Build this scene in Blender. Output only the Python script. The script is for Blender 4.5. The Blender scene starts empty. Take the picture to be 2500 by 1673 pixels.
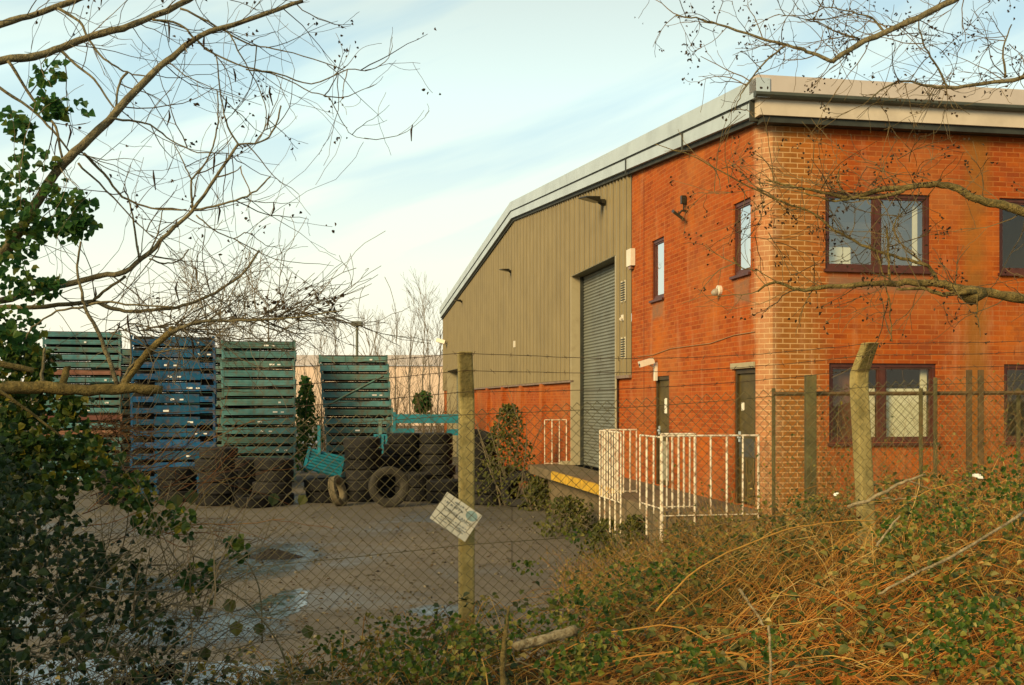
import bpy, math, random
from mathutils import Vector, Matrix, noise as mnoise
R = random.Random(11)
SC = bpy.context.scene
COL = SC.collection
F_PX, HOR, CX, EYE = 2500.0, 920.0, 1171.5, 2.6
def D(x, y, Z):
    "a point seen at (x, y) of the 2343-wide photograph, Z metres ahead of the lens"
    return Vector(((x - CX) / F_PX * Z, Z, EYE - (y - HOR) / F_PX * Z))
def P(x, y, Z): return D(x * .9372, y * .9372, Z)
def lerp(a, b, t): return a + (b - a) * t
def interp(tab, x):
    if x <= tab[0][0]: return tab[0][1]
    for (a, va), (b, vb) in zip(tab, tab[1:]):
        if x <= b: return lerp(va, vb, (x - a) / (b - a))
    return tab[-1][1]
def rv(s=1.0, r=R): return Vector((r.uniform(-s, s), r.uniform(-s, s), r.uniform(-s, s)))
def nz(x, y, z=0.0, s=1.0): return mnoise.noise(Vector((x * s, y * s, z * s)))

# ------------------------------------------------------------------ materials
def newmat(name):
    m = bpy.data.materials.new(name); m.use_nodes = True
    nt = m.node_tree
    for n in list(nt.nodes): nt.nodes.remove(n)
    out = nt.nodes.new('ShaderNodeOutputMaterial')
    b = nt.nodes.new('ShaderNodeBsdfPrincipled')
    nt.links.new(b.outputs[0], out.inputs[0])
    return m, nt, b, out
def N(nt, t, **kw):
    n = nt.nodes.new(t)
    for k, v in kw.items():
        if k in n.inputs: n.inputs[k].default_value = v
        else: setattr(n, k, v)
    return n
def mixc(nt, fac, a, b, mode='MIX'):
    n = nt.nodes.new('ShaderNodeMix'); n.data_type = 'RGBA'; n.blend_type = mode
    for sock, v in ((n.inputs[0], fac), (n.inputs[6], a), (n.inputs[7], b)):
        if hasattr(v, 'is_linked') or hasattr(v, 'links'): nt.links.new(v, sock)
        elif isinstance(v, (tuple, list)): sock.default_value = (*v[:3], 1)
        else: sock.default_value = v
    return n.outputs[2]
def math_(nt, op, a, b=None, c=None, clamp=False):
    n = nt.nodes.new('ShaderNodeMath'); n.operation = op; n.use_clamp = clamp
    for i, v in enumerate((a, b, c)):
        if v is None: continue
        if hasattr(v, 'links'): nt.links.new(v, n.inputs[i])
        else: n.inputs[i].default_value = v
    return n.outputs[0]
def ramp(nt, fac, stops, interp_='LINEAR'):
    n = nt.nodes.new('ShaderNodeValToRGB'); n.color_ramp.interpolation = interp_
    e = n.color_ramp.elements
    while len(e) < len(stops): e.new(.5)
    for el, (p, c) in zip(e, stops):
        el.position = p
        el.color = (*c, 1) if isinstance(c, (tuple, list)) else (c, c, c, 1)
    if fac is not None: nt.links.new(fac, n.inputs[0])
    return n.outputs[0]
def noise_(nt, vec, scale, detail=4, rough=.55, dist=0.0):
    n = N(nt, 'ShaderNodeTexNoise', Scale=scale, Detail=detail, Roughness=rough, Distortion=dist)
    nt.links.new(vec, n.inputs['Vector']); return n.outputs[0]
def sc3(c, k): return tuple(min(1, x * k) for x in c)
MATS = {}
def mat(name, c, rough=.75, var=.25, scale=5, bump=.0, metal=0, c2=None, objrand=0, spec=.3, dirt=None, dscale=2.5, damt=.5, coord='Object', bscale=None):
    if name in MATS: return MATS[name]
    m, nt, b, out = newmat(name)
    tc = N(nt, 'ShaderNodeTexCoord'); v = tc.outputs[coord]
    nn = noise_(nt, v, scale)
    col = ramp(nt, nn, [(.3, sc3(c, 1 - var)), (.7, c2 or sc3(c, 1 + var))])
    if dirt:
        d = noise_(nt, v, dscale, 6, .65)
        f = ramp(nt, d, [(.48, 0.0), (.66, damt)])
        col = mixc(nt, f, col, dirt)
    if objrand:
        oi = N(nt, 'ShaderNodeObjectInfo')
        hsv = N(nt, 'ShaderNodeHueSaturation')
        nt.links.new(math_(nt, 'MULTIPLY_ADD', oi.outputs['Random'], 2 * objrand, 1 - objrand), hsv.inputs['Value'])
        nt.links.new(math_(nt, 'MULTIPLY_ADD', oi.outputs['Random'], .02, .49), hsv.inputs['Hue'])
        nt.links.new(col, hsv.inputs['Color']); col = hsv.outputs[0]
    nt.links.new(col, b.inputs['Base Color'])
    b.inputs['Roughness'].default_value = rough; b.inputs['Metallic'].default_value = metal
    b.inputs['Specular IOR Level'].default_value = spec
    if bump:
        bn = N(nt, 'ShaderNodeBump', Strength=bump, Distance=.02)
        nt.links.new(noise_(nt, v, bscale or scale * 5, 5, .6), bn.inputs['Height']); nt.links.new(bn.outputs[0], b.inputs['Normal'])
    MATS[name] = m; return m
def leafmat(name, stops, rough=.5, trans=.25):
    m, nt, b, out = newmat(name)
    g = N(nt, 'ShaderNodeNewGeometry')
    col = ramp(nt, g.outputs['Random Per Island'], stops)
    tc = N(nt, 'ShaderNodeTexCoord')
    col = mixc(nt, ramp(nt, noise_(nt, tc.outputs['Object'], 30, 3), [(.35, 0.0), (.75, .5)]), col, sc3(stops[0][1], .6))
    nt.links.new(col, b.inputs['Base Color']); b.inputs['Roughness'].default_value = rough
    b.inputs['Specular IOR Level'].default_value = .35
    t = N(nt, 'ShaderNodeBsdfTranslucent'); nt.links.new(col, t.inputs[0])
    mx = N(nt, 'ShaderNodeMixShader'); mx.inputs[0].default_value = trans
    nt.links.new(b.outputs[0], mx.inputs[1]); nt.links.new(t.outputs[0], mx.inputs[2]); nt.links.new(mx.outputs[0], out.inputs[0])
    return m
def islandmat(name, stops, rough=.8, nscale=25):
    m, nt, b, out = newmat(name)
    g = N(nt, 'ShaderNodeNewGeometry'); tc = N(nt, 'ShaderNodeTexCoord')
    col = ramp(nt, g.outputs['Random Per Island'], stops)
    col = mixc(nt, ramp(nt, noise_(nt, tc.outputs['Object'], nscale, 4), [(.3, 0.0), (.8, .55)]), col, sc3(stops[0][1], .55))
    nt.links.new(col, b.inputs['Base Color']); b.inputs['Roughness'].default_value = rough
    b.inputs['Specular IOR Level'].default_value = .2
    return m

def brickmat(name):
    m, nt, b, out = newmat(name)
    tc = N(nt, 'ShaderNodeTexCoord'); sx = N(nt, 'ShaderNodeSeparateXYZ'); nt.links.new(tc.outputs['Object'], sx.inputs[0])
    X, Y, Z = sx.outputs
    u = math_(nt, 'SUBTRACT', X, Y)
    cb = N(nt, 'ShaderNodeCombineXYZ'); nt.links.new(u, cb.inputs[0]); nt.links.new(Z, cb.inputs[1])
    v = cb.outputs[0]
    br = N(nt, 'ShaderNodeTexBrick', Scale=1.0, **{'Mortar Size': .008, 'Brick Width': .225, 'Row Height': .075, 'Bias': -.1, 'Mortar Smooth': .15})
    nt.links.new(v, br.inputs['Vector'])
    br.inputs['Color1'].default_value = (.37, .078, .010, 1); br.inputs['Color2'].default_value = (.22, .042, .006, 1)
    br.inputs['Mortar'].default_value = (.38, .13, .034, 1)
    col = br.outputs['Color']
    # individual brick tone, weathering blotches
    n1 = noise_(nt, v, 9, 3); col = mixc(nt, ramp(nt, n1, [(.4, 0.0), (.75, .5)]), col, (.26, .05, .012))
    n2 = noise_(nt, v, .55, 5, .6); col = mixc(nt, ramp(nt, n2, [(.46, 0.0), (.68, .45)]), col, (.40, .165, .05))
    n3 = noise_(nt, v, 1.6, 5, .65); col = mixc(nt, ramp(nt, n3, [(.5, 0.0), (.74, .5)]), col, (.23, .055, .02))
    mort = (.52, .27, .10)
    # ochre bricks with pale joints at the corner pier, lime bloom on the splayed corner
    edge = math_(nt, 'ADD', u, math_(nt, 'MULTIPLY_ADD', noise_(nt, v, 1.1, 5, .7), 1.2, -.6))
    f1 = math_(nt, 'MULTIPLY', ramp(nt, math_(nt, 'MULTIPLY_ADD', edge, .25, .5), [(.47, 0.0), (.56, 1.0), (.68, .95), (.80, 0.0)]), .9)
    tan = mixc(nt, br.outputs['Fac'], mixc(nt, noise_(nt, v, 7, 3), (.17, .062, .014), (.37, .155, .030)), (.52, .31, .13))
    col = mixc(nt, f1, col, tan)
    f2 = ramp(nt, math_(nt, 'MULTIPLY_ADD', math_(nt, 'ADD', u, math_(nt, 'MULTIPLY_ADD', noise_(nt, v, 1.7, 5, .7), .7, -.35)), .25, .5), [(.41, 0.0), (.46, .95), (.54, .95), (.585, 0.0)])
    bl = noise_(nt, v, 5, 6, .7)
    f2 = math_(nt, 'MULTIPLY', f2, ramp(nt, bl, [(.25, .5), (.55, 1.0)]))
    col = mixc(nt, math_(nt, 'MULTIPLY', f2, .78), col, mixc(nt, br.outputs['Fac'], (.40, .22, .11), (.52, .36, .20)))
    # green-brown run-off stripe on the front pier
    f3 = ramp(nt, math_(nt, 'MULTIPLY_ADD', math_(nt, 'ADD', u, math_(nt, 'MULTIPLY_ADD', noise_(nt, v, .9, 4), .3, -.15)), .1, .0), [(.315, 0.0), (.335, .7), (.35, .7), (.372, 0.0)])
    col = mixc(nt, f3, col, (.25, .11, .02))
    for (ua, ub, za, zb) in ((-5.15, -4.41, 4.12, 4.5), (-1.06, -.38, 4.05, 4.5), (1.0, 2.68, 4.2, 4.5)):
        fu = math_(nt, 'SUBTRACT', (ub - ua) / 2, math_(nt, 'ABSOLUTE', math_(nt, 'SUBTRACT', u, (ua + ub) / 2)))
        fz = math_(nt, 'SUBTRACT', (zb - za) / 2, math_(nt, 'ABSOLUTE', math_(nt, 'SUBTRACT', Z, (za + zb) / 2)))
        fm = math_(nt, 'ADD', math_(nt, 'MINIMUM', fu, fz), math_(nt, 'MULTIPLY_ADD', noise_(nt, v, 3, 4), .2, -.1))
        col = mixc(nt, ramp(nt, fm, [(.0, 0.0), (.10, .75)]), col, (.20, .125, .075))
    n5 = noise_(nt, v, .9, 6, .7); col = mixc(nt, ramp(nt, n5, [(.52, 0.0), (.7, .65)]), col, (.47, .125, .012))
    n6 = noise_(nt, v, 2.8, 6, .75); col = mixc(nt, ramp(nt, n6, [(.56, 0.0), (.72, .55)]), col, (.17, .055, .02))
    # pale wash streaks (scattered)
    cs = N(nt, 'ShaderNodeCombineXYZ'); nt.links.new(math_(nt, 'MULTIPLY', u, 2.2), cs.inputs[0]); nt.links.new(math_(nt, 'MULTIPLY', Z, .35), cs.inputs[1])
    f4 = ramp(nt, noise_(nt, cs.outputs[0], 1.3, 5, .7), [(.56, 0.0), (.76, .5)])
    col = mixc(nt, f4, col, (.50, .25, .12))
    nt.links.new(col, b.inputs['Base Color']); b.inputs['Roughness'].default_value = .9; b.inputs['Specular IOR Level'].default_value = .15
    bn = N(nt, 'ShaderNodeBump', Strength=.5, Distance=.012)
    nt.links.new(math_(nt, 'SUBTRACT', math_(nt, 'MULTIPLY', noise_(nt, v, 60, 4), .4), br.outputs['Fac']), bn.inputs['Height']); nt.links.new(bn.outputs[0], b.inputs['Normal'])
    return m

def glassmat(name, refl, tint=(.9, .95, .95), rough=.01):
    m, nt, b, out = newmat(name)
    nt.nodes.remove(b)
    t = N(nt, 'ShaderNodeBsdfTransparent'); t.inputs[0].default_value = (*tint, 1)
    g = N(nt, 'ShaderNodeBsdfGlossy'); g.inputs['Roughness'].default_value = rough; g.inputs['Color'].default_value = (.92, .96, .97, 1)
    lw = N(nt, 'ShaderNodeLayerWeight', Blend=.5)
    f = math_(nt, 'ADD', math_(nt, 'MULTIPLY', math_(nt, 'POWER', lw.outputs['Facing'], 4.0), .7), refl, clamp=True)
    tc = N(nt, 'ShaderNodeTexCoord')
    bn = N(nt, 'ShaderNodeBump', Strength=.04, Distance=.05); nt.links.new(noise_(nt, tc.outputs['Object'], 1.3, 2), bn.inputs['Height'])
    nt.links.new(bn.outputs[0], g.inputs['Normal'])
    mx = N(nt, 'ShaderNodeMixShader'); nt.links.new(f, mx.inputs[0])
    nt.links.new(t.outputs[0], mx.inputs[1]); nt.links.new(g.outputs[0], mx.inputs[2]); nt.links.new(mx.outputs[0], out.inputs[0])
    return m

# ------------------------------------------------------------------ mesh building
class MB:
    def __init__(s): s.v, s.f = [], []
    def quad(s, a, b, c, d):
        i = len(s.v); s.v += [tuple(a), tuple(b), tuple(c), tuple(d)]; s.f.append((i, i + 1, i + 2, i + 3))
    def poly(s, pts):
        i = len(s.v); s.v += [tuple(p) for p in pts]; s.f.append(tuple(range(i, i + len(pts))))
    def hexa(s, p):
        i = len(s.v); s.v += [tuple(q) for q in p]
        for f in ((0, 3, 2, 1), (4, 5, 6, 7), (0, 1, 5, 4), (1, 2, 6, 5), (2, 3, 7, 6), (3, 0, 4, 7)): s.f.append(tuple(i + k for k in f))
    def box(s, x0, x1, y0, y1, z0, z1, M=None):
        p = [Vector(q) for q in ((x0, y0, z0), (x1, y0, z0), (x1, y1, z0), (x0, y1, z0), (x0, y0, z1), (x1, y0, z1), (x1, y1, z1), (x0, y1, z1))]
        if M is not None: p = [M @ q for q in p]
        s.hexa(p)
    def tube(s, pts, r, sides=5, caps=True):
        pts = [Vector(p) for p in pts]; n = len(pts)
        if n < 2: return
        if not isinstance(r, (list, tuple)): r = [r] * n
        t = (pts[1] - pts[0]).normalized()
        ref = Vector((0, 0, 1)) if abs(t.z) < .9 else Vector((1, 0, 0))
        nrm = t.cross(ref).normalized(); base = len(s.v)
        for i in range(n):
            a = pts[min(i + 1, n - 1)] - pts[max(i - 1, 0)]
            if a.length > 1e-9: t = a.normalized()
            nrm = nrm - t * nrm.dot(t)
            if nrm.length < 1e-6: nrm = t.orthogonal()
            nrm.normalize(); bn = t.cross(nrm)
            for k in range(sides):
                an = 2 * math.pi * k / sides
                s.v.append(tuple(pts[i] + (nrm * math.cos(an) + bn * math.sin(an)) * r[i]))
        for i in range(n - 1):
            for k in range(sides):
                a = base + i * sides + k; b = base + i * sides + (k + 1) % sides
                s.f.append((a, b, b + sides, a + sides))
        if caps:
            s.f.append(tuple(base + k for k in reversed(range(sides)))); s.f.append(tuple(base + (n - 1) * sides + k for k in range(sides)))
    def lathe(s, prof, seg=32, M=None, closed=True):
        base = len(s.v); n = len(prof)
        for k in range(seg):
            a = 2 * math.pi * k / seg
            for (r, z) in prof:
                p = Vector((r * math.cos(a), r * math.sin(a), z)); s.v.append(tuple(M @ p if M is not None else p))
        for k in range(seg):
            for j in range(n if closed else n - 1):
                a = base + k * n + j; b = base + k * n + (j + 1) % n; k2 = ((k + 1) % seg) * n
                s.f.append((a, base + k2 + j, base + k2 + (j + 1) % n, b))
    def leaf(s, p, d, up, L, W, fold=.25):
        d = d.normalized(); sd = d.cross(up)
        if sd.length < 1e-5: sd = d.orthogonal()
        sd.normalize(); u = sd.cross(d)
        i = len(s.v); m1 = p + d * L * .3; m2 = p + d * L * .68; lift = u * (W * fold)
        for q in (p, m1 + sd * W * .5 + lift, m2 + sd * W * .42 + lift, p + d * L - u * L * .12, m2 - sd * W * .42 + lift, m1 - sd * W * .5 + lift): s.v.append(tuple(q))
        s.f.append((i, i + 1, i + 2, i + 3)); s.f.append((i, i + 3, i + 4, i + 5))
    def build(s, name, m, parent=None, off=None, smooth=False, bevel=0):
        me = bpy.data.meshes.new(name)
        v = s.v if off is None else [(a - off[0], b - off[1], c - off[2]) for a, b, c in s.v]
        me.from_pydata(v, [], s.f); me.update()
        if smooth: me.polygons.foreach_set('use_smooth', [True] * len(me.polygons))
        o = bpy.data.objects.new(name, me); COL.objects.link(o)
        if m is not None: me.materials.append(m)
        if parent is not None: o.parent = parent
        elif off is not None: o.location = off
        if bevel:
            bv = o.modifiers.new('bevel', 'BEVEL'); bv.width = bevel; bv.segments = 2; bv.limit_method = 'ANGLE'
        return o
def tag(o, label=None, cat=None, group=None, kind=None):
    for k, v in (('label', label), ('category', cat), ('group', group), ('kind', kind)):
        if v: o[k] = v
    return o
def empty(name, loc, label, cat, group=None, rz=0):
    o = bpy.data.objects.new(name, None); COL.objects.link(o); o.location = loc; o.rotation_euler = (0, 0, rz); o.empty_display_size = .2
    return tag(o, label, cat, group)
CHILD = {}
def copy_tree(o, parent=None):
    c = o.copy(); COL.objects.link(c); c.parent = parent
    for ch in list(o.children): copy_tree(ch, c)
    return c
ORD = ['topmost', 'second from the top', 'third from the top', 'fourth from the top', 'fifth from the top', 'sixth from the top', 'seventh from the top', 'eighth from the top', 'ninth from the top', 'tenth from the top',
       'eleventh from the top', 'twelfth from the top', 'thirteenth from the top', 'fourteenth from the top', 'fifteenth from the top', 'sixteenth from the top', 'seventeenth from the top', 'eighteenth from the top', 'nineteenth from the top', 'lowest']

# ------------------------------------------------------------------ camera, world, sun
cam = bpy.data.cameras.new('camera'); co = bpy.data.objects.new('camera', cam); COL.objects.link(co)
co.location = (0, 0, EYE); co.rotation_euler = (math.pi / 2, 0, 0)
cam.sensor_width = 36; cam.lens = F_PX / 2343 * 36; cam.shift_y = (HOR - 784) / 2343; cam.clip_end = 3000; cam.clip_start = .05
SC.camera = co
SUN_EL, SUN_AZ = math.radians(24), math.radians(222)
w = bpy.data.worlds.new('World'); SC.world = w; w.use_nodes = True
nt = w.node_tree
for n in list(nt.nodes): nt.nodes.remove(n)
wo = N(nt, 'ShaderNodeOutputWorld'); bg = N(nt, 'ShaderNodeBackground'); nt.links.new(bg.outputs[0], wo.inputs[0])
bg.inputs['Strength'].default_value = .1
sky = N(nt, 'ShaderNodeTexSky'); sky.sky_type = 'NISHITA'; sky.sun_disc = False; sky.sun_elevation = SUN_EL; sky.sun_rotation = SUN_AZ
sky.air_density = 1.0; sky.dust_density = 1.5; sky.ozone_density = 1.5
tc = N(nt, 'ShaderNodeTexCoord'); sx = N(nt, 'ShaderNodeSeparateXYZ'); nt.links.new(tc.outputs['Generated'], sx.inputs[0])
gx, gy, gz = sx.outputs
el = math_(nt, 'MAXIMUM', gz, 0.0)
# thin high cloud in long tilted streaks, thickening to bright haze low down
st = N(nt, 'ShaderNodeCombineXYZ')
nt.links.new(math_(nt, 'MULTIPLY', gx, 1.6), st.inputs[0])
nt.links.new(math_(nt, 'ADD', math_(nt, 'MULTIPLY', gz, 9.0), math_(nt, 'MULTIPLY', gx, -3.2)), st.inputs[1])
nt.links.new(math_(nt, 'MULTIPLY', gy, 1.2), st.inputs[2])
cl = noise_(nt, st.outputs[0], 1.25, 5, .5, .25)
clf = ramp(nt, cl, [(.36, .14), (.60, .97)])
hz = ramp(nt, el, [(0.0, 1.0), (.12, .95), (.24, .55), (.34, .45), (.5, .8)])
ccol = ramp(nt, el, [(0.0, (9.0, 8.0, 5.9)), (.06, (9.0, 8.7, 6.7)), (.14, (8.3, 8.9, 7.3)), (.27, (7.0, 8.6, 8.1)), (.42, (5.0, 5.6, 5.2)), (.7, (3.0, 3.0, 2.5))])
f = math_(nt, 'MAXIMUM', hz, clf)
base = mixc(nt, .55, sky.outputs[0], (3.7, 7.0, 8.6))
nt.links.new(mixc(nt, f, base, ccol), bg.inputs['Color'])
sl = bpy.data.lights.new('sun', 'SUN'); so = bpy.data.objects.new('sun', sl); COL.objects.link(so)
sdir = Vector((math.sin(SUN_AZ) * math.cos(SUN_EL), math.cos(SUN_AZ) * math.cos(SUN_EL), math.sin(SUN_EL)))
so.rotation_euler = sdir.to_track_quat('Z', 'Y').to_euler(); so.location = sdir * 60
sl.energy = 4.3; sl.angle = math.radians(22); sl.color = (1.0, .74, .37)
vs = SC.view_settings; vs.view_transform = 'Standard'; vs.look = 'None'; vs.gamma = 1; vs.exposure = 0.3

# ------------------------------------------------------------------ ground
def line_x(A, B, x): t = (x - A[0]) / (B[0] - A[0]); return A[1] + (B[1] - A[1]) * t
FA, FB, FC, FD = (-3.3, 6.35), (-.31, 7.3), (2.6, 8.05), (6.0, 8.95)
def fence_y(x): return line_x(FA, FB, x) if x < FB[0] else line_x(FB, FC, x) if x < FC[0] else line_x(FC, FD, x)
CREST = [(-5, .5), (-1.5, .55), (0, .8), (1.5, .95), (3, 1.15), (6, 1.3)]
EDGE = [(-5, 8.0), (-1.5, 8.6), (0, 9.6), (1.5, 11.2), (3, 12.6), (6, 13.5)]
def ground_z(x, y):
    c = interp(CREST, x); fy = fence_y(x); e = interp(EDGE, x); near = 1.0 if x > -1 else .95
    if y <= 3: h = near
    elif y <= fy: t = (y - 3) / (fy - 3); h = lerp(near, c, t * t * (3 - 2 * t))
    elif y <= e: t = (y - fy) / (e - fy); h = lerp(c, -.05, t * t * (3 - 2 * t))
    else: h = -.05
    if h > .03: h += .07 * nz(x, y, 3, 1.3) + .03 * nz(x, y, 7, 4)
    return h
# veg tops
T5 = [(-2.6, 1.25), (-1, 1.1), (0, 1.22), (1, 1.34), (2, 1.5), (3, 1.62), (5, 1.8)]
T75 = [(-2.6, .9), (-1.2, .92), (-.4, 1.12), (.4, 1.3), (1, 1.48), (1.6, 1.72), (2.4, 2.0), (3.0, 2.2), (3.6, 2.35), (5, 2.45)]
T10 = [(-1, .3), (.6, .9), (1.6, 1.3), (2.4, 1.7), (3.4, 1.95), (6, 2.1)]
def veg_top(x, y):
    if y < 5: return interp(T5, x)
    if y < 7.5: return lerp(interp(T5, x), interp(T75, x), (y - 5) / 2.5)
    return lerp(interp(T75, x), interp(T10, x), min(1, (y - 7.5) / 2.5))

def yardmat():
    m, nt, b, out = newmat('yard_concrete')
    tc = N(nt, 'ShaderNodeTexCoord'); v = tc.outputs['Object']
    c = ramp(nt, noise_(nt, v, .35, 6, .6), [(.3, (.088, .076, .055)), (.7, (.16, .137, .10))])
    c = mixc(nt, ramp(nt, noise_(nt, v, 2.2, 6, .7), [(.45, 0.0), (.75, .6)]), c, (.20, .17, .122))
    c = mixc(nt, ramp(nt, noise_(nt, v, 28, 3, .7), [(.35, .5), (.65, 0.0)]), c, (.05, .04, .028))
    wet = ramp(nt, noise_(nt, v, .28, 4, .6, .3), [(.5, 0.0), (.64, 1.0)])
    c = mixc(nt, math_(nt, 'MULTIPLY', wet, .45), c, (.06, .06, .048))
    vo = N(nt, 'ShaderNodeTexVoronoi', Scale=.22); vo.feature = 'DISTANCE_TO_EDGE'; nt.links.new(v, vo.inputs['Vector'])
    c = mixc(nt, ramp(nt, vo.outputs['Distance'], [(.0, .35), (.006, 0.0)]), c, (.05, .04, .028))
    jb = N(nt, 'ShaderNodeTexBrick', Scale=1.0, **{'Mortar Size': .018, 'Brick Width': 4.6, 'Row Height': 3.4}); nt.links.new(v, jb.inputs['Vector'])
    jb.inputs['Color1'].default_value = (.92, .92, .92, 1); jb.inputs['Color2'].default_value = (1.12, 1.1, 1.06, 1); jb.inputs['Mortar'].default_value = (.55, .52, .45, 1)
    c = mixc(nt, 1.0, c, jb.outputs['Color'], 'MULTIPLY')
    ol = ramp(nt, noise_(nt, v, .9, 6, .75), [(.58, 0.0), (.68, .65)]); c = mixc(nt, ol, c, (.04, .034, .024))
    nt.links.new(c, b.inputs['Base Color'])
    nt.links.new(math_(nt, 'MULTIPLY_ADD', wet, -.55, .85), b.inputs['Roughness'])
    b.inputs['Specular IOR Level'].default_value = .35
    bn = N(nt, 'ShaderNodeBump', Strength=.35, Distance=.03); nt.links.new(noise_(nt, v, 14, 6, .7), bn.inputs['Height']); nt.links.new(bn.outputs[0], b.inputs['Normal'])
    return m
g = MB(); S = 900
g.quad((-S, -S, 0), (S, -S, 0), (S, S, 0), (-S, S, 0))
tag(g.build('yard_ground', yardmat()), kind='structure')
def soilmat():
    m, nt, b, out = newmat('leaf_litter_soil')
    tc = N(nt, 'ShaderNodeTexCoord'); v = tc.outputs['Object']
    c = ramp(nt, noise_(nt, v, 5, 6, .7), [(.3, (.035, .022, .010)), (.55, (.09, .05, .018)), (.75, (.17, .10, .035))])
    vo = N(nt, 'ShaderNodeTexVoronoi', Scale=28); nt.links.new(v, vo.inputs['Vector'])
    c = mixc(nt, .45, c, mixc(nt, 1.0, vo.outputs['Color'], (.22, .13, .045), 'MULTIPLY'))
    nt.links.new(c, b.inputs['Base Color']); b.inputs['Roughness'].default_value = .95; b.inputs['Specular IOR Level'].default_value = .1
    bn = N(nt, 'ShaderNodeBump', Strength=.8, Distance=.05); nt.links.new(noise_(nt, v, 22, 6, .7), bn.inputs['Height']); nt.links.new(bn.outputs[0], b.inputs['Normal'])
    return m
g = MB(); nx, ny = 90, 90
X0, X1, Y0, Y1 = -9, 9, -4, 14
for j in range(ny + 1):
    for i in range(nx + 1):
        x, y = lerp(X0, X1, i / nx), lerp(Y0, Y1, j / ny); g.v.append((x, y, ground_z(x, y)))
for j in range(ny):
    for i in range(nx):
        a = j * (nx + 1) + i; g.f.append((a, a + 1, a + nx + 2, a + nx + 1))
tag(g.build('bank', soilmat(), smooth=True), kind='structure')

# puddles
def watermat(name, rough, c):
    m, nt, b, out = newmat(name)
    tc = N(nt, 'ShaderNodeTexCoord'); v = tc.outputs['Object']
    nt.links.new(ramp(nt, noise_(nt, v, 1.4, 4), [(.35, c), (.7, sc3(c, 1.6))]), b.inputs['Base Color'])
    nt.links.new(ramp(nt, noise_(nt, v, 2.6, 5, .65), [(.42, rough), (.68, min(1, rough + .25))]), b.inputs['Roughness'])
    b.inputs['IOR'].default_value = 1.34; b.inputs['Specular IOR Level'].default_value = .6
    gs = N(nt, 'ShaderNodeVectorMath', operation='DISTANCE'); fl = N(nt, 'ShaderNodeVectorMath', operation='MULTIPLY'); nt.links.new(tc.outputs['Generated'], fl.inputs[0]); fl.inputs[1].default_value = (1, 1, 0); nt.links.new(fl.outputs[0], gs.inputs[0]); gs.inputs[1].default_value = (.5, .5, 0)
    ed = math_(nt, 'ADD', math_(nt, 'SUBTRACT', .5, gs.outputs['Value']), math_(nt, 'MULTIPLY_ADD', noise_(nt, v, 2.2, 6, .7), .5, -.25))
    nt.links.new(ramp(nt, ed, [(.03, 0.0), (.06 if rough < .1 else .26, 1.0)]), b.inputs['Alpha'])
    bn = N(nt, 'ShaderNodeBump', Strength=.05, Distance=.02); nt.links.new(noise_(nt, v, 9, 3), bn.inputs['Height']); nt.links.new(bn.outputs[0], b.inputs['Normal'])
    return m
WAT, WET = watermat('puddle_water', .03, (.012, .018, .017)), watermat('wet_film', .16, (.022, .028, .025))
def puddle(cx, cy, rx, ry, m, label, seed):
    pts = []
    for k in range(72):
        a = 2 * math.pi * k / 72; rr = 1 + .33 * nz(math.cos(a) * 1.3, math.sin(a) * 1.3, seed) + .16 * nz(math.cos(a) * 4, math.sin(a) * 4, seed)
        pts.append((cx + rx * rr * math.cos(a), cy + ry * rr * math.sin(a), .005 if m is WAT else .004))
    b = MB(); b.poly(pts); o = b.build('puddle', m); tag(o, label, 'puddle', kind='structure')
puddle(-3.95, 18.0, 1.0, 2.5, WET, 'wide damp puddle around the dark leaf heap in the yard', 1)
puddle(-3.0, 14.0, .38, 1.1, WAT, 'small puddle in the yard in front of the damp patch', 5)
puddle(-4.15, 10.3, .95, .8, WAT, 'bright puddle behind the fence in the bottom left corner', 9)
puddle(-2.9, 10.35, .85, .65, WAT, 'bright puddle behind the fence beside the corner puddle', 13)
puddle(-5.3, 15.5, 1.2, .9, WET, 'damp patch behind the ivy at the left of the yard', 17)
puddle(-3.7, 12.6, 1.3, 1.3, WET, 'damp patch in the yard between the leaf heap and the bright corner puddle', 31)
puddle(-.6, 13.6, .8, .5, WET, 'faint damp patch in the yard below the white sign', 21)

# ------------------------------------------------------------------ the warehouse
K = Vector((3.60, 15.8, 0)); TH = math.atan2(.1813, .9834)
W = empty('brick_warehouse', K, 'red brick and tan metal clad industrial unit with pale roof edge and tall roller door', 'warehouse', rz=TH)
def wl(x, y, z): return W_M @ Vector((x, y, z))
W_M = Matrix.Translation(K) @ Matrix.Rotation(TH, 4, 'Z')
BR = brickmat('red_brick')
CLAD = mat('tan_cladding', (.225, .182, .092), .6, .08, 1.2, dirt=(.15, .12, .062), dscale=.5, damt=.35)
TRIM = mat('beige_trim', (.36, .31, .19), .6, .12, 3, dirt=(.2, .16, .09), dscale=3)
PALE = mat('pale_verge_metal', (.40, .475, .52), .45, .08, 2, dirt=(.26, .30, .31), dscale=1.2, damt=.35)
FASC = mat('cream_fascia', (.55, .47, .36), .55, .08, 2, dirt=(.34, .28, .2), dscale=1.5, damt=.4)
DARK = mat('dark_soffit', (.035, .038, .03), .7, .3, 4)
FRM = mat('brown_window_frame', (.075, .022, .012), .45, .25, 8)
GRAYM = mat('grey_roof_sheet', (.36, .38, .38), .5, .12, 1)
L, HE, ZR, YR = 38.2, 6.66, 8.36, 19.1
def vz(y): return HE + (ZR - HE) * (1 - abs(y - YR) / YR)     # underside of the verge
CH = .18
GAB = lambda u, z, d: (-d, u, z)
FRO = lambda u, z, d: (u, -d, z)
def fbox(mb, F, u0, u1, z0, z1, d0, d1):
    mb.hexa([F(u0, z0, d0), F(u1, z0, d0), F(u1, z0, d1), F(u0, z0, d1), F(u0, z1, d0), F(u1, z1, d0), F(u1, z1, d1), F(u0, z1, d1)])
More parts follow.
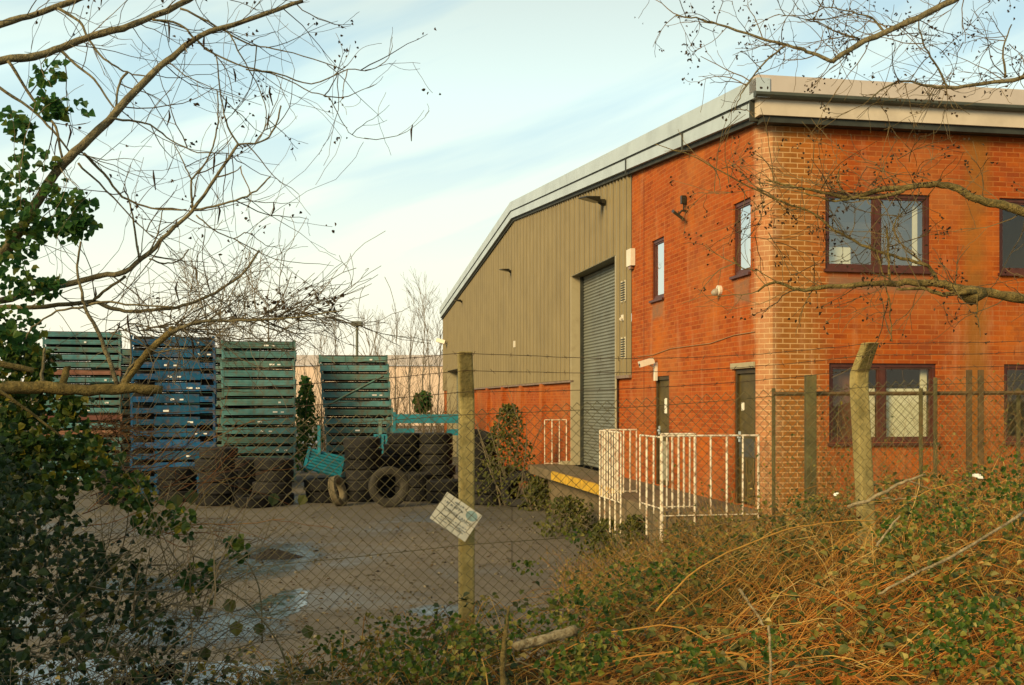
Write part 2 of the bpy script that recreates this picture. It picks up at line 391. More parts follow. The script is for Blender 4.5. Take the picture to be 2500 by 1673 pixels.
def wall(mb, F, u0, u1, z0, ztop, ops, depth=.12, d=0.0):
    "wall face with rectangular openings and their reveals; ztop may be a function of u"
    zt = ztop if callable(ztop) else (lambda u: ztop)
    us = sorted({u0, u1, *[o[0] for o in ops], *[o[1] for o in ops]}); 
    for a, b in zip(us, us[1:]):
        cuts = sorted([(o[2], o[3]) for o in ops if o[0] <= a + 1e-6 and o[1] >= b - 1e-6])
        z = z0
        for c0, c1 in cuts:
            if c0 > z: mb.quad(F(a, z, d), F(b, z, d), F(b, c0, d), F(a, c0, d))
            z = c1
        mb.quad(F(a, z, d), F(b, z, d), F(b, zt(b), d), F(a, zt(a), d))
    for o in ops:
        a, b, c, e = o[:4]; dd = d - (o[4] if len(o) > 4 else depth)
        mb.quad(F(a, c, d), F(a, c, dd), F(a, e, dd), F(a, e, d)); mb.quad(F(b, c, dd), F(b, c, d), F(b, e, d), F(b, e, dd))
        mb.quad(F(a, e, dd), F(b, e, dd), F(b, e, d), F(a, e, d)); mb.quad(F(a, c, d), F(b, c, d), F(b, c, dd), F(a, c, dd))
GW = [(4.41, 5.15, 4.53, 5.66), (.38, 1.06, 4.53, 5.64)]      # gable windows
GD = [(4.12, 4.93, 1.05, 3.08), (.20, 1.02, 1.05, 3.10)]      # gable doors
FW = [(1.0, 2.68, 4.55, 5.68), (3.82, 5.5, 4.55, 5.68), (1.06, 2.78, 2.0, 3.17), (3.9, 5.58, 2.0, 3.17), (6.6, 8.28, 4.55, 5.68), (6.6, 8.28, 2.0, 3.17)]
YB = 6.45                                                      # brick ends, cladding begins
RO = (7.54, 11.47, 1.04, 5.70)                                 # roller opening
FO = (30.2, 36.6, 0, 4.06)                                     # far opening
b = MB()
wall(b, GAB, CH, YB, -.2, vz, GW + GD, .11)
wall(b, FRO, CH, 24, -.2, 6.66, FW, .11)
b.quad((0, CH, -.2), (CH, 0, -.2), (CH, 0, 6.66), (0, CH, 6.66))
b.build('brick_wall', BR, W)
# low brick walling under the cladding, set back a little, with piers
b = MB()
wall(b, GAB, YB, RO[0], -.2, 3.15, [], d=-.02); wall(b, GAB, RO[1], FO[0], -.2, 3.14, [], d=-.02); wall(b, GAB, FO[1], L, -.2, 3.14, [], d=-.02)
for y in (15.0, 18.06, 21.3, 24.6): fbox(b, GAB, y - .16, y + .16, -.2, 3.10, -.03, .09)
fbox(b, GAB, YB + .0, YB + .02, -.2, 6.9, -.15, 0)
b.build('plinth_wall', BR, W)
# cladding in trapezoid ribs
b = MB()
def holes(y):
    h = []
    if RO[0] < y < RO[1]: return RO[3]
    if FO[0] < y < FO[1]: return FO[3]
    return 3.15
ys = set([YB, L, RO[0], RO[1], FO[0], FO[1], YR]); pitch = .25; prof = ((0, 0), (.125, 0), (.14, .045), (.235, .045), (.25, 0))
pts = []; y = YB
while y < L:
    for (dy, dd) in prof[:-1]: pts.append((y + dy, .012 + dd))
    y += pitch
pts = [p for p in pts if p[0] < L] 
for e in ys:
    pts.append((e, interp([(a, c) for a, c in sorted(pts)], e)))
pts = sorted(set(pts))
for (a, da), (c, dc) in zip(pts, pts[1:]):
    if c - a < 1e-5: continue
    zb = holes((a + c) / 2); b.quad(GAB(a, zb, da), GAB(c, zb, dc), GAB(c, vz(c) + .02, dc), GAB(a, vz(a) + .02, da))
# far side and back so that the shed is a closed volume
b.quad((0, L, 0), (24, L, 0), (24, L, 6.66), (0, L, 6.66))
b.build('metal_cladding', CLAD, W)
b = MB(); k = 0
yy = YB + .19
while yy < L - .1:
    zb = holes(yy); b.quad(GAB(yy - .02, zb + .01, .0585), GAB(yy + .012, zb + .01, .0585), GAB(yy + .012, vz(yy) - .04, .0585), GAB(yy - .02, vz(yy) - .04, .0585)); yy += .5
b.build('rib_shade_line', mat('rib_shade_tone', (.09, .068, .03), .8, .2, 3), W)  # dark lines painted on the crowns as rib shade
b = MB()
fbox(b, GAB, YB, RO[0] - .13, 3.09, 3.15, -.01, .07); fbox(b, GAB, RO[1] + .0, FO[0], 3.09, 3.14, -.01, .07)
b.build('drip_flashing', mat('drip_metal', (.20, .14, .10), .6, .3, 6), W)
# roof
b = MB(); OV = .30
for (x0, x1) in ((-.16, 24.3),):
    zt0, zr = HE + .42, ZR + .42
    b.quad((x0, -OV, zt0), (x1, -OV, zt0), (x1, YR, zr), (x0, YR, zr)); b.quad((x0, YR, zr), (x1, YR, zr), (x1, L + .2, zt0), (x0, L + .2, zt0))
b.build('roof', GRAYM, W)
def verge(mb, z0, z1, d0, d1, y0, y1):
    for a, c in ((y0, YR), (YR, y1)):
        mb.hexa([GAB(a, vz(a) + z0, d0), GAB(c, vz(c) + z0, d0), GAB(c, vz(c) + z0, d1), GAB(a, vz(a) + z0, d1), GAB(a, vz(a) + z1, d0), GAB(c, vz(c) + z1, d0), GAB(c, vz(c) + z1, d1), GAB(a, vz(a) + z1, d1)])
b = MB(); verge(b, .05, .255, .01, .17, -.02, L + .1); b.build('verge_board', PALE, W)
b = MB(); verge(b, .285, .56, .0, .20, -OV - .02, L + .2)
b.build('verge_flashing', PALE, W)
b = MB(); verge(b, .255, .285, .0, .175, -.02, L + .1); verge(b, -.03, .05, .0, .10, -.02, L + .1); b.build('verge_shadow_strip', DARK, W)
for yj in (6.3, 2.9):
    b = MB(); fbox(b, GAB, yj - .03, yj + .03, vz(yj) - .05, vz(yj) + .30, .171, .185); b.build('verge_joint', DARK, W)
b = MB(); fbox(b, GAB, -.06, -.022, HE - .02, HE + .33, .0, .19); b.build('verge_end_cap', DARK, W)
b = MB(); fbox(b, FRO, -.12, 24, 6.69, 6.96, .06, .24); b.build('fascia', FASC, W)
b = MB(); fbox(b, FRO, -.20, 24, 7.22 - .21, 7.24, .05, .30); b.build('eaves_flashing', mat('eaves_sheet', (.48, .42, .37), .5, .08, 2, dirt=(.33, .29, .25), dscale=1.3, damt=.3), W)
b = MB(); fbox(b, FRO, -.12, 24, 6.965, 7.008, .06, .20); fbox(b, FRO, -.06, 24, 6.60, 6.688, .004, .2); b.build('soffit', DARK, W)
b = MB()
gp = [(.30, 7.008), (.34, 6.99), (.355, 6.95), (.335, 6.925), (.29, 6.915), (.245, 6.925), (.245, 7.008)]
for (a, za), (c, zc) in zip(gp, gp[1:]): b.quad(FRO(-.22, za, a), FRO(24, za, a), FRO(24, zc, c), FRO(-.22, zc, c))
b.poly([FRO(-.22, z, d) for d, z in gp])
b.build('gutter', mat('dark_gutter', (.05, .055, .04), .5, .3, 3), W)

# roller door
rd = MB(); n = 62; zz = RO[2]
h = (RO[3] - RO[2]) / n
for k in range(n):
    z0 = RO[2] + k * h
    for (a, da), (c, dc) in (((0, -.27), (.35, -.245)), ((.35, -.245), (.75, -.25)), ((.75, -.25), (1, -.27))):
        rd.quad(GAB(RO[0], z0 + a * h, da), GAB(RO[1], z0 + a * h, da), GAB(RO[1], z0 + c * h, dc), GAB(RO[0], z0 + c * h, dc))
rdo = rd.build('roller_door', mat('roller_slats', (.155, .165, .135), .5, .15, 1.5, dirt=(.11, .10, .075), dscale=1.2), W)
b = MB()
fbox(b, GAB, RO[0] + .002, RO[0] + .06, RO[2], RO[3] - .01, -.243, -.17); fbox(b, GAB, RO[1] - .06, RO[1] - .002, RO[2], RO[3] - .01, -.243, -.17)
b.build('guide_rail', DARK, rdo)
b = MB(); fbox(b, GAB, RO[1], RO[1] + .02, RO[2], RO[3], -.28, .05); fbox(b, GAB, RO[1] + .02, RO[1] + .08, RO[2], RO[3], .045, .055)
b.build('jamb', TRIM, W)
b = MB(); fbox(b, GAB, RO[0] - .02, RO[0], RO[2], RO[3], -.28, .05); fbox(b, GAB, RO[0] - .13, RO[0] - .02, RO[2], RO[3], .045, .056); b.build('jamb', TRIM, W)
b = MB(); fbox(b, GAB, RO[0], RO[1], RO[3], RO[3] + .02, -.28, .05); b.build('door_head', mat('olive_head', (.10, .095, .06), .6, .2, 3), W)
# far opening
b = MB(); n = 40; h = FO[3] / n
for k in range(n):
    z0 = k * h; b.quad(GAB(FO[0], z0, -.42), GAB(FO[1], z0, -.42), GAB(FO[1], z0 + h * .6, -.40), GAB(FO[0], z0 + h * .6, -.40)); b.quad(GAB(FO[0], z0 + h * .6, -.40), GAB(FO[1], z0 + h * .6, -.40), GAB(FO[1], z0 + h, -.42), GAB(FO[0], z0 + h, -.42))
o = b.build('roller_door', MATS['roller_slats'], W); tag(o, 'grey roller door in the far end of the clad wall')
b = MB(); fbox(b, GAB, FO[1], FO[1] + .02, 0, FO[3], -.43, .05); b.build('jamb', TRIM, W)
b = MB(); fbox(b, GAB, FO[0], FO[1], FO[3], FO[3] + .02, -.43, .05); b.build('door_head', MATS['olive_head'], W)
# movement joint / downpipe on the gable brick
b = MB(); fbox(b, GAB, 5.62, 5.64, 1.1, 6.9, .0, .006); b.build('movement_joint', mat('joint_sealant', (.16, .05, .02), .8, .2, 4), W)

GLG, GLF = glassmat('reflective_glass', .62), glassmat('clear_glass', .05)
GLU = glassmat('coated_glass', .17)
def window(F, o, label, mull=(), glass=GLF, sill=True, panes=None, open_=None):
    u0, u1, z0, z1 = o; fr = MB(); t = .055
    d0, d1 = -.10, -.03
    fbox(fr, F, u0, u1, z0, z0 + t, d0, d1); fbox(fr, F, u0, u1, z1 - t, z1, d0, d1)
    fbox(fr, F, u0, u0 + t, z0 + t, z1 - t, d0, d1); fbox(fr, F, u1 - t, u1, z0 + t, z1 - t, d0, d1)
    for m in mull: fbox(fr, F, m - .045, m + .045, z0 + t, z1 - t, d0, d1)
    wn = fr.build('window', FRM, W); tag(wn, label)
    us = [u0 + t] + [x for m in mull for x in (m - .045, m + .045)] + [u1 - t]
    for a, c in zip(us[::2], us[1::2]):
        sb = MB(); e = .028
        fbox(sb, F, a, c, z0 + t, z0 + t + e, -.085, -.045); fbox(sb, F, a, c, z1 - t - e, z1 - t, -.085, -.045)
        fbox(sb, F, a, a + e, z0 + t + e, z1 - t - e, -.085, -.045); fbox(sb, F, c - e, c, z0 + t + e, z1 - t - e, -.085, -.045)
        sb.build('sash', FRM, wn)
        gb = MB(); gb.quad(F(a + e, z0 + t + e, -.065), F(c - e, z0 + t + e, -.065), F(c - e, z1 - t - e, -.065), F(a + e, z1 - t - e, -.065))
        gb.build('glass', glass, wn)
    if sill:
        s = MB(); fbox(s, F, u0 - .03, u1 + .03, z0 - .045, z0 - .004, -.10, .05); s.build('sill', FRM, wn)
    return wn
window(GAB, GW[0], 'narrow upper window between the alarm box and the wall light', glass=GLG)
window(GAB, GW[1], 'narrow upper window beside the pale stained corner', glass=GLG)
w1 = window(FRO, FW[0], 'upper front window reflecting blue sky behind the branches', (1.84,), GLU)
window(FRO, FW[1], 'dark upper front window cut by the edge of the photo', (4.66,), GLF)
w3 = window(FRO, FW[2], 'lower front window with cream blind behind the leaning concrete post', (1.92,))
window(FRO, FW[3], 'dark lower front window cut by the edge of the photo', (4.74,))
window(FRO, FW[4], None, (7.44,)); window(FRO, FW[5], None, (7.44,))
# things just inside the glass
CRM = mat('cream_blind', (.62, .54, .34), .8, .08, 2)
b = MB(); fbox(b, FRO, 1.97, 2.70, 2.07, 2.80, -.16, -.14); fbox(b, FRO, 1.62, 1.86, 2.07, 2.80, -.16, -.14); b.build('blind', CRM, w3)
b = MB(); b.hexa([FRO(2.62, 2.07, -.19), FRO(2.72, 2.07, -.19), FRO(2.72, 2.07, -.16), FRO(2.62, 2.07, -.16), FRO(2.62, 3.1, -.19), FRO(2.72, 3.1, -.19), FRO(2.72, 3.1, -.16), FRO(2.62, 3.1, -.16)]); b.build('inner_post', CRM, w3)
b = MB(); fbox(b, FRO, 1.14, 1.36, 2.05, 3.02, -.3, -.22); fbox(b, FRO, 1.36, 1.58, 2.05, 3.05, -.36, -.24); b.build('curtain', mat('brown_curtain', (.16, .06, .022), .9, .25, 3), w3)
b = MB(); fbox(b, FRO, 1.06, 1.5, 4.62, 4.9, -.22, -.2); b.build('blind', CRM, w1)
b = MB(); fbox(b, FRO, 2.50, 2.57, 4.62, 5.55, -.2, -.17); b.build('inner_post', CRM, w1)
b = MB(); fbox(b, FRO, 1.98, 2.49, 4.62, 5.6, -.5, -.46); fbox(b, FRO, 1.06, 2.6, 5.22, 5.32, -.5, -.44); b.build('inner_partition', mat('dark_brown_board', (.05, .032, .014), .8, .3, 3), w1)
# rooms
b = MB(); IN = .26
for (z0, z1) in ((1.05, 3.5), (3.75, 6.3)):
    for a, c in ((IN, 3.3), (3.35, 6.1), (6.15, 9)):
        b.quad((a, 3.4, z0), (c, 3.4, z0), (c, 3.4, z1), (a, 3.4, z1)); b.quad((a, .12, z0), (a, 3.4, z0), (a, 3.4, z1), (a, .12, z1))
        b.quad((c, .12, z0), (c, 3.4, z0), (c, 3.4, z1), (c, .12, z1)); b.quad((a, .12, z0), (c, .12, z0), (c, 3.4, z0), (a, 3.4, z0)); b.quad((a, .12, z1), (c, .12, z1), (c, 3.4, z1), (a, 3.4, z1))
b.build('office_interior', mat('office_plaster', (.62, .50, .27), .9, .1, 2), W)

# personnel doors
OLV = mat('olive_door', (.085, .062, .016), .5, .3, 3, dirt=(.04, .03, .012), dscale=5)
def door(o, label, kind):
    u0, u1, z0, z1 = o; d = MB(); fbox(d, GAB, u0 + .07, u1 - .07, z0 + .02, z1 - .07, -.10, -.06)
    do = d.build('door', OLV, W); tag(do, label)
    f = MB(); fbox(f, GAB, u0, u0 + .07, z0, z1, -.10, -.02); fbox(f, GAB, u1 - .07, u1, z0, z1, -.10, -.02); fbox(f, GAB, u0 + .07, u1 - .07, z1 - .07, z1, -.10, -.02)
    f.build('frame', mat('dark_door_frame', (.05, .034, .012), .5, .25, 5), do)
    h = MB(); fbox(h, GAB, u1 - .2, u1 - .1, z0 + 1.0, z0 + 1.03, -.03, -.01); fbox(h, GAB, u1 - .13, u1 - .1, z0 + .94, z0 + 1.1, -.058, -.03); h.build('handle', PALE, do)
    if kind == 0:
        p = MB(); fbox(p, GAB, u0 + .28, u0 + .42, z0 + 1.34, z0 + 1.62, -.058, -.054); p.build('notice', mat('white_paper', (.7, .66, .55), .8, .05, 4), do)
        p = MB(); fbox(p, GAB, u0 + .12, u1 - .12, z0 + .1, z0 + .82, -.058, -.05); p.build('kick_panel', mat('pale_panel', (.30, .28, .19), .5, .2, 3), do)
    else:
        p = MB(); fbox(p, GAB, u0 + .08, u1 - .08, z0 + .72, z0 + 1.0, -.058, -.05); p.build('mid_panel', mat('slate_panel', (.06, .06, .05), .5, .2, 3), do)
        p = MB(); fbox(p, GAB, u0 + .2, u0 + .24, z0 + .1, z0 + .68, -.058, -.05); fbox(p, GAB, u0 + .45, u0 + .49, z0 + .1, z0 + .68, -.058, -.05); p.build('moulding', OLV, do)
        p = MB(); fbox(p, GAB, u0 + .55, u0 + .64, z0 + 1.42, z0 + 1.54, -.058, -.045); p.build('keypad', mat('white_paper', (.7, .66, .55), .8, .05, 4), do)
door(GD[0], 'dark olive side door with a white notice and pale lower panel', 0)
door(GD[1], 'dark olive side door nearest the stained brick corner', 1)
b = MB(); fbox(b, GAB, GD[1][0] + .0, GD[1][1] + .06, 3.105, 3.19, .003, .04); b.build('door_lintel', TRIM, W)
for zc, nm in ((4.89, 'upper'), (3.72, 'lower')):
    b = MB(); fbox(b, GAB, 6.75, 7.09, zc - .22, zc + .22, .04, .05)
    vo = b.build('wall_vent', mat('vent_cream', (.52, .47, .33), .6, .1, 4), W); tag(vo, 'cream louvred vent, the %s of the two beside the roller door' % nm)
    b = MB()
    for k in range(8): fbox(b, GAB, 6.78, 7.06, zc - .19 + k * .05, zc - .165 + k * .05, .051, .062)
    b.build('louvre', DARK, vo)
b = MB()
pp = [wl(-.012, y, 3.62 + .03 * math.sin(y * 2.1) - .02 * y) for y in (.2, 1, 2, 3, 4, 5, 6)]
b.tube(pp, .008, 5); o = b.build('wall_cable', mat('tan_cable', (.3, .17, .07), .6, .1, 4)); tag(o, 'thin brown cable clipped along the brick above the two side doors', 'cable')

# fixtures on the wall: each a thing of its own
WH = mat('white_plastic', (.66, .60, .48), .45, .08, 6)
BLK = mat('black_fitting', (.03, .026, .014), .5, .3, 6)
def fixture(name, u, z, label, cat, parts, group=None):
    o = empty(name, wl(0, u, z), label, cat, group, TH)
    for pn, mb, m in parts: mb.build(pn, m, o)
    return o
def flood(u, z, s, label):
    a = MB(); M = Matrix.Translation((-.42 * s, -.02, .10 * s)) @ Matrix.Rotation(math.radians(10), 4, 'Y') @ Matrix.Rotation(math.radians(18), 4, 'Z')
    a.hexa([M @ Vector(q) for q in ((-.30 * s, -.20 * s, 0), (.20 * s, -.14 * s, 0), (.20 * s, .14 * s, 0), (-.30 * s, .20 * s, 0), (-.26 * s, -.15 * s, .05 * s), (.18 * s, -.10 * s, .16 * s), (.18 * s, .10 * s, .16 * s), (-.26 * s, .15 * s, .05 * s))])
    g = MB(); g.quad(*[M @ Vector(q) for q in ((-.28 * s, -.18 * s, -.004), (-.28 * s, .18 * s, -.004), (.18 * s, .12 * s, -.004), (.18 * s, -.12 * s, -.004))])
    br = MB(); br.tube([(-.01, 0, 0), (-.14 * s, 0, .01), (-.26 * s, 0, .10 * s)], .028 * s, 6); br.box(-.03, .0, -.07 * s, .07 * s, -.12 * s, .1 * s)
    gb = MB(); gb.box(-.22 * s, -.06 * s, -.06 * s, .06 * s, .04 * s, .15 * s)
    return fixture('floodlight', u, z, label, 'floodlight', [('housing', a, BLK), ('lens', g, mat('lamp_lens', (.2, .2, .16), .2, .1, 4)), ('bracket', br, BLK), ('gear_box', gb, BLK)], 'floodlights on the clad wall')
flood(8.35, 6.92, .85, 'large dark floodlight above the roller door')
flood(19.7, 6.75, .6, 'small dark floodlight on the middle of the tan cladding')
flood(31.2, 6.82, .6, 'small dark floodlight near the far low corner of the cladding')
a = MB(); M = Matrix.Translation((-.16, 0, -.10)) @ Matrix.Rotation(math.radians(35), 4, 'Y') @ Matrix.Rotation(math.radians(20), 4, 'X'); a.box(-.11, .11, -.13, .13, -.02, .03, M)
c = MB(); c.tube([(-.005, 0, -.02), (-.09, 0, -.02), (-.14, 0, -.08)], .02, 6)
e = MB(); e.box(-.10, -.02, -.04, .04, .10, .24); e.tube([(-.05, 0, 0), (-.05, 0, .1)], .015, 5)
fixture('security_light', 3.18, 5.93, 'small dark security light with sensor on the upper brick wall', 'light', [('lamp_head', a, BLK), ('arm', c, BLK), ('sensor', e, BLK)])
a = MB(); M = Matrix.Translation((-.20, -.05, .10)) @ Matrix.Rotation(math.radians(-16), 4, 'Y'); a.box(-.16, .12, -.06, .06, -.05, .06, M)
c = MB(); c.box(-.05, -.002, -.05, .05, -.24, .10); c.tube([(-.03, 0, 0), (-.16, -.03, .07)], .02, 6)
l_ = MB(); l_.lathe([(.001, 0), (.035, 0), (.035, .03), (.001, .03)], 12, Matrix.Translation((-.36, -.05, .06)) @ Matrix.Rotation(math.pi / 2, 4, 'Y'))
fixture('security_camera', 4.83, 3.24, 'white bullet camera on a bracket above the notice door', 'camera', [('camera_body', a, WH), ('bracket', c, WH), ('lens', l_, BLK)])
a = MB(); a.lathe([(.001, 0), (.08, 0), (.085, .05), (.06, .06), (.001, .06)], 16, Matrix.Translation((0, 0, 0)) @ Matrix.Rotation(-math.pi / 2, 4, 'Y'))
c = MB(); c.lathe([(.001, 0), (.06, 0), (.055, .05), (.035, .085), (.001, .1)], 16, Matrix.Translation((-.06, 0, -.02)) @ Matrix.Rotation(-math.pi * .62, 4, 'Y'))
fixture('dome_camera', 1.58, 4.37, 'white dome camera on the brick between two narrow windows', 'camera', [('base_ring', a, WH), ('dome', c, mat('camera_dome', (.30, .26, .2), .3, .2, 5))])
a = MB(); a.box(-.10, -.005, -.15, .15, -.17, .17); c = MB(); c.box(-.08, -.01, -.08, .08, -.23, -.171)
fixture('alarm_box', 6.36, 5.51, 'white burglar alarm box where brick meets cladding', 'alarm box', [('cover', a, WH), ('strobe', c, mat('strobe_brown', (.2, .1, .05), .3, .2, 5))])
a = MB(); M = Matrix.Translation((-.30, -.1, .05)) @ Matrix.Rotation(math.radians(18), 4, 'Y') @ Matrix.Rotation(math.radians(-25), 4, 'Z'); a.box(-.28, .16, -.09, .09, -.09, .09, M)
c = MB(); c.tube([(0, 0, -.1), (-.2, -.05, 0)], .03, 6); c.box(-.04, 0, -.06, .06, -.2, 0)
fixture('security_camera', 36.5, 5.4, 'pale bullet camera at the far corner of the clad wall', 'camera', [('camera_body', a, WH), ('bracket', c, WH)])
a = MB(); a.box(-.08, -.0, -.08, .08, -.1, .1)
b2 = MB(); b2.tube([(-.02, 0, -.1), (-.02, 0, -.22)], .015, 5)
fixture('sensor_box', 19.1, 4.43, 'tiny white sensor box low on the tan cladding', 'sensor', [('cover', a, WH), ('conduit', b2, WH)])
a = MB(); a.box(-.08, -.045, -.06, .06, -.07, .05); b2 = MB(); b2.tube([(-.05, 0, 0), (-.13, -.05, -.05)], .03, 6)
fixture('sensor_box', 6.9, 4.35, 'small white sensor between the two cream vents', 'sensor', [('cover', a, WH), ('eye', b2, WH)])

# ------------------------------------------------------------------ loading dock and railings
DK = empty('loading_dock', K, 'concrete loading dock with yellow edge in front of the roller door', 'loading dock', rz=TH)
CONC = mat('grey_concrete', (.15, .11, .058), .85, .25, 3, .3, dirt=(.10, .08, .045), dscale=1.5)
b = MB(); b.box(-1.42, -.004, -.08, 3.25, -.1, 1.035); b.box(-1.05, -.004, 3.25, 12.0, .82, 1.036); b.box(-.8, -.004, 3.25, 12.0, -.1, .82)
b.build('platform', CONC, DK, bevel=.015)
b = MB(); b.box(-1.115, -1.053, 3.4, 9.0, .86, 1.05); b.build('yellow_edge', mat('yellow_paint', (.55, .33, .03), .55, .2, 5, dirt=(.25, .13, .03), dscale=8, damt=.7), DK)
b = MB(); b.box(-1.11, -1.054, 3.2, 3.38, .70, .9); b.build('rubber_buffer', BLK, DK)
b = MB(); b.box(-.25, -.004, 11.6, 11.9, 1.04, 1.12); b.build('kerb_block', TRIM, DK)
for k in range(4):
    b = MB(); b.box(-1.5 - .3 * (k + 1), -1.5 - .3 * k - .004, .95, 1.95, -.1, 1.035 - .2 * (k + 1)); pass
WP = mat('white_rusty_paint', (.68, .61, .46), .5, .12, 8, dirt=(.28, .11, .03), dscale=9, damt=.85)
def railing(name, pts, z0, ztop, sp, label, low=.14, ext=0, r=.0142):
    "pts: two local ground points (x, y)"
    a, c = Vector((*pts[0], 0)), Vector((*pts[1], 0)); n = max(1, round((c - a).length / sp))
    o = empty(name, W_M @ a, label, 'railing', 'white railings on the loading dock', TH)
    t = MB(); t.tube([Vector((0, 0, ztop)), c - a + Vector((0, 0, ztop))], .014, 8); t.build('top_rail', WP, o)
    t = MB(); t.tube([Vector((0, 0, z0 + low)), c - a + Vector((0, 0, z0 + low))], .010, 6); t.build('bottom_rail', WP, o)
    for k in range(n + 1):
        q = (c - a) * (k / n); t = MB(); zb = z0 - (ext if k % 2 == 0 else .05)
        t.tube([q + Vector((0, 0, zb)), q + Vector((.004 * R.uniform(-1, 1), .01 * R.uniform(-1, 1), ztop))], r if k % 2 else r * 1.15, 7); t.build('baluster', WP, o)
    return o
railing('railing', [(-.08, -.10), (-1.52, -.10)], 1.04, 2.12, .245, 'white rusty railing across the near end of the dock by the corner', -.05, .6)
railing('railing', [(-1.53, -.06), (-1.53, .93)], 1.04, 2.1, .33, 'short white railing along the dock edge before the steps', .05, .4)
railing('railing', [(-1.53, 1.97), (-1.53, 3.25)], 1.04, 2.11, .16, 'dense white railing along the dock edge beyond the steps', -.05, .6)
railing('railing', [(-1.45, 3.3), (-.86, 3.3)], 1.04, 2.12, .12, 'white railing turned across the dock in front of the roller door', .02, .05)
railing('railing', [(-1.35, .48), (-.82, .48)], 1.04, 2.13, .085, 'close barred white panel in front of the notice door', .02, .05)
railing('railing', [(-.06, 11.95), (-.62, 11.95)], 1.04, 2.15, .22, 'faded white railing at the far end of the dock', .02, .05)

# ------------------------------------------------------------------ stillage stacks
def stillmats(name, c, c2):
    return mat(name, c, .55, .2, 3, c2=c2, objrand=.28, dirt=(.14, .075, .03), dscale=5, damt=.6)
GRN = stillmats('grey_green_steel', (.058, .148, .128), (.10, .205, .178))
TEA = stillmats('teal_steel', (.05, .165, .168), (.10, .24, .235))
BLU = stillmats('blue_steel', (.001, .045, .115), (.003, .095, .20))
SHD = mat('deck_gap_shade', (.014, .013, .010), .8, .3, 4)  # near black stands in for shade in the stack gaps
RUS = stillmats('orange_steel', (.20, .075, .045), (.26, .12, .08))
WHT = mat('white_label_tag', (.75, .74, .68), .6, .05, 5)
def make_stillage(m, wd, dp, hp, plate, kind):
    o = empty('stillage', (0, 0, 0), '', 'stillage')
    d = MB()
    x0, x1, y0, y1 = -wd / 2, wd / 2, -dp / 2, dp / 2
    zb = hp * .18
    for y in (y0, y1 - .05): d.box(x0 + .05, x1 - .05, y, y + .05, zb, zb + plate)
    for x in (x0 + .05, x1 - .10): d.box(x, x + .05, y0 + .05, y1 - .05, zb, zb + .1)
    for k in range(5): x = lerp(x0 + .3, x1 - .3, k / 4); d.box(x - .025, x + .025, y0 + .05, y1 - .05, zb + .02, zb + .07)
    e = MB(); e.box(x0 + .06, x1 - .06, y0 + .06, y1 - .06, zb + .075, zb + .085); e.box(x0 + .06, x1 - .06, y0 + .45, y0 + .46, .004, zb + .074); e.box(x0 + .06, x1 - .06, y0 + .45, y0 + .46, zb + .086, hp - .004); e.build('deck_and_gap_shade', SHD, o)  # deck, plus black uprights that put shade into the gaps
    # two pressed grooves on the front rail
    for q in (.3, .68): d.box(x0 + .1, x1 - .1, y0 - .008, y0, zb + plate * q - .008, zb + plate * q + .008)
    d.build('deck_frame', m, o)
    if kind == 'blue':
        p = MB(); p.box(x0 + .62, x1 - .42, y0 - .012, y0 - .009, zb - .02, zb + plate + .07); p.box(x0 + .62, x1 - .42, y0 + .006, y0 + .03, zb + plate, zb + plate + .07); p.build('end_plate', m, o)
    for sx in (x0, x1 - .06):
        for sy in (y0 - .005, y1 - .055):
            p = MB(); p.box(sx, sx + .06, sy, sy + .06, 0, hp - .03); p.box(sx - .012, sx + .072, sy - .012, sy + .072, hp - .045, hp - .004); p.build('post', m, o)
    return o
PROTO = {}
def stack(cx, Y, wd, dp, hp, n, plate, kinds, where, lean=0.0, rz=0.0, seed=0, tags=.4):
    r = random.Random(seed)
    base = D(cx, HOR, Y); rz = math.atan2(-base.x, Y) * .85; base.x -= math.sin(rz) * dp / 2
    for i in range(n):
        kd = kinds(i, r); key = (kd, wd, hp)
        mm = {'green': GRN, 'teal': TEA, 'blue': BLU, 'rust': RUS}[kd]
        cname = {'green': 'grey green', 'teal': 'teal', 'blue': 'blue', 'rust': 'rusty orange'}[kd]
        if key not in PROTO: o = PROTO[key] = make_stillage(mm, wd, dp, hp, plate, kd)
        else: o = copy_tree(PROTO[key])
        o.location = (base.x + lean * (i - n + 1) + r.uniform(-.03, .03), Y + dp / 2 + r.uniform(-.03, .03), i * hp); o.rotation_euler = (0, r.uniform(-.007, .007), rz + r.uniform(-.022, .022))
        k = n - 1 - i; word = 'lowest' if i == 0 else ORD[k]
        o['label'] = '%s steel stillage, %s %s' % (cname, word, where); o['group'] = 'steel stillages stacked in the yard'
        for ch in list(o.children):
            if ch.name.startswith('label_tag'): bpy.data.objects.remove(ch)
        if r.random() < tags:
            t = MB(); x = r.uniform(-.3, .6) * wd / 2; z = hp * .18 + plate * .3
            t.box(x, x + r.uniform(.06, .16), -dp / 2 - .024, -dp / 2 - .014, z, z + .05)
            if r.random() < .4: x += .25; t.box(x, x + .1, -dp / 2 - .024, -dp / 2 - .014, z, z + .04)
            t.build('label_tag', WHT, o)
stack(810, 37.0, 2.30, 1.5, .300, 14, .185, lambda i, r: 'green' if r.random() < .6 else 'teal', 'of the leaning stack nearest the warehouse', lean=-.022, rz=.03, seed=3, tags=.25)
stack(591, 35.0, 2.32, 1.6, .305, 15, .20, lambda i, r: 'teal' if r.random() < .45 else 'green', 'of the stack right of the blue stack', seed=5, tags=.35)
stack(396, 30.5, 2.26, 1.6, .318, 14, .15, lambda i, r: 'blue', 'of the blue stack', seed=8, tags=.75)
stack(188, 35.5, 2.36, 1.6, .246, 20, .15, lambda i, r: 'rust' if i in (14, 8, 6) else ('teal' if r.random() < .7 else 'green'), 'of the leftmost stack behind the cut branch', seed=13, tags=.3)
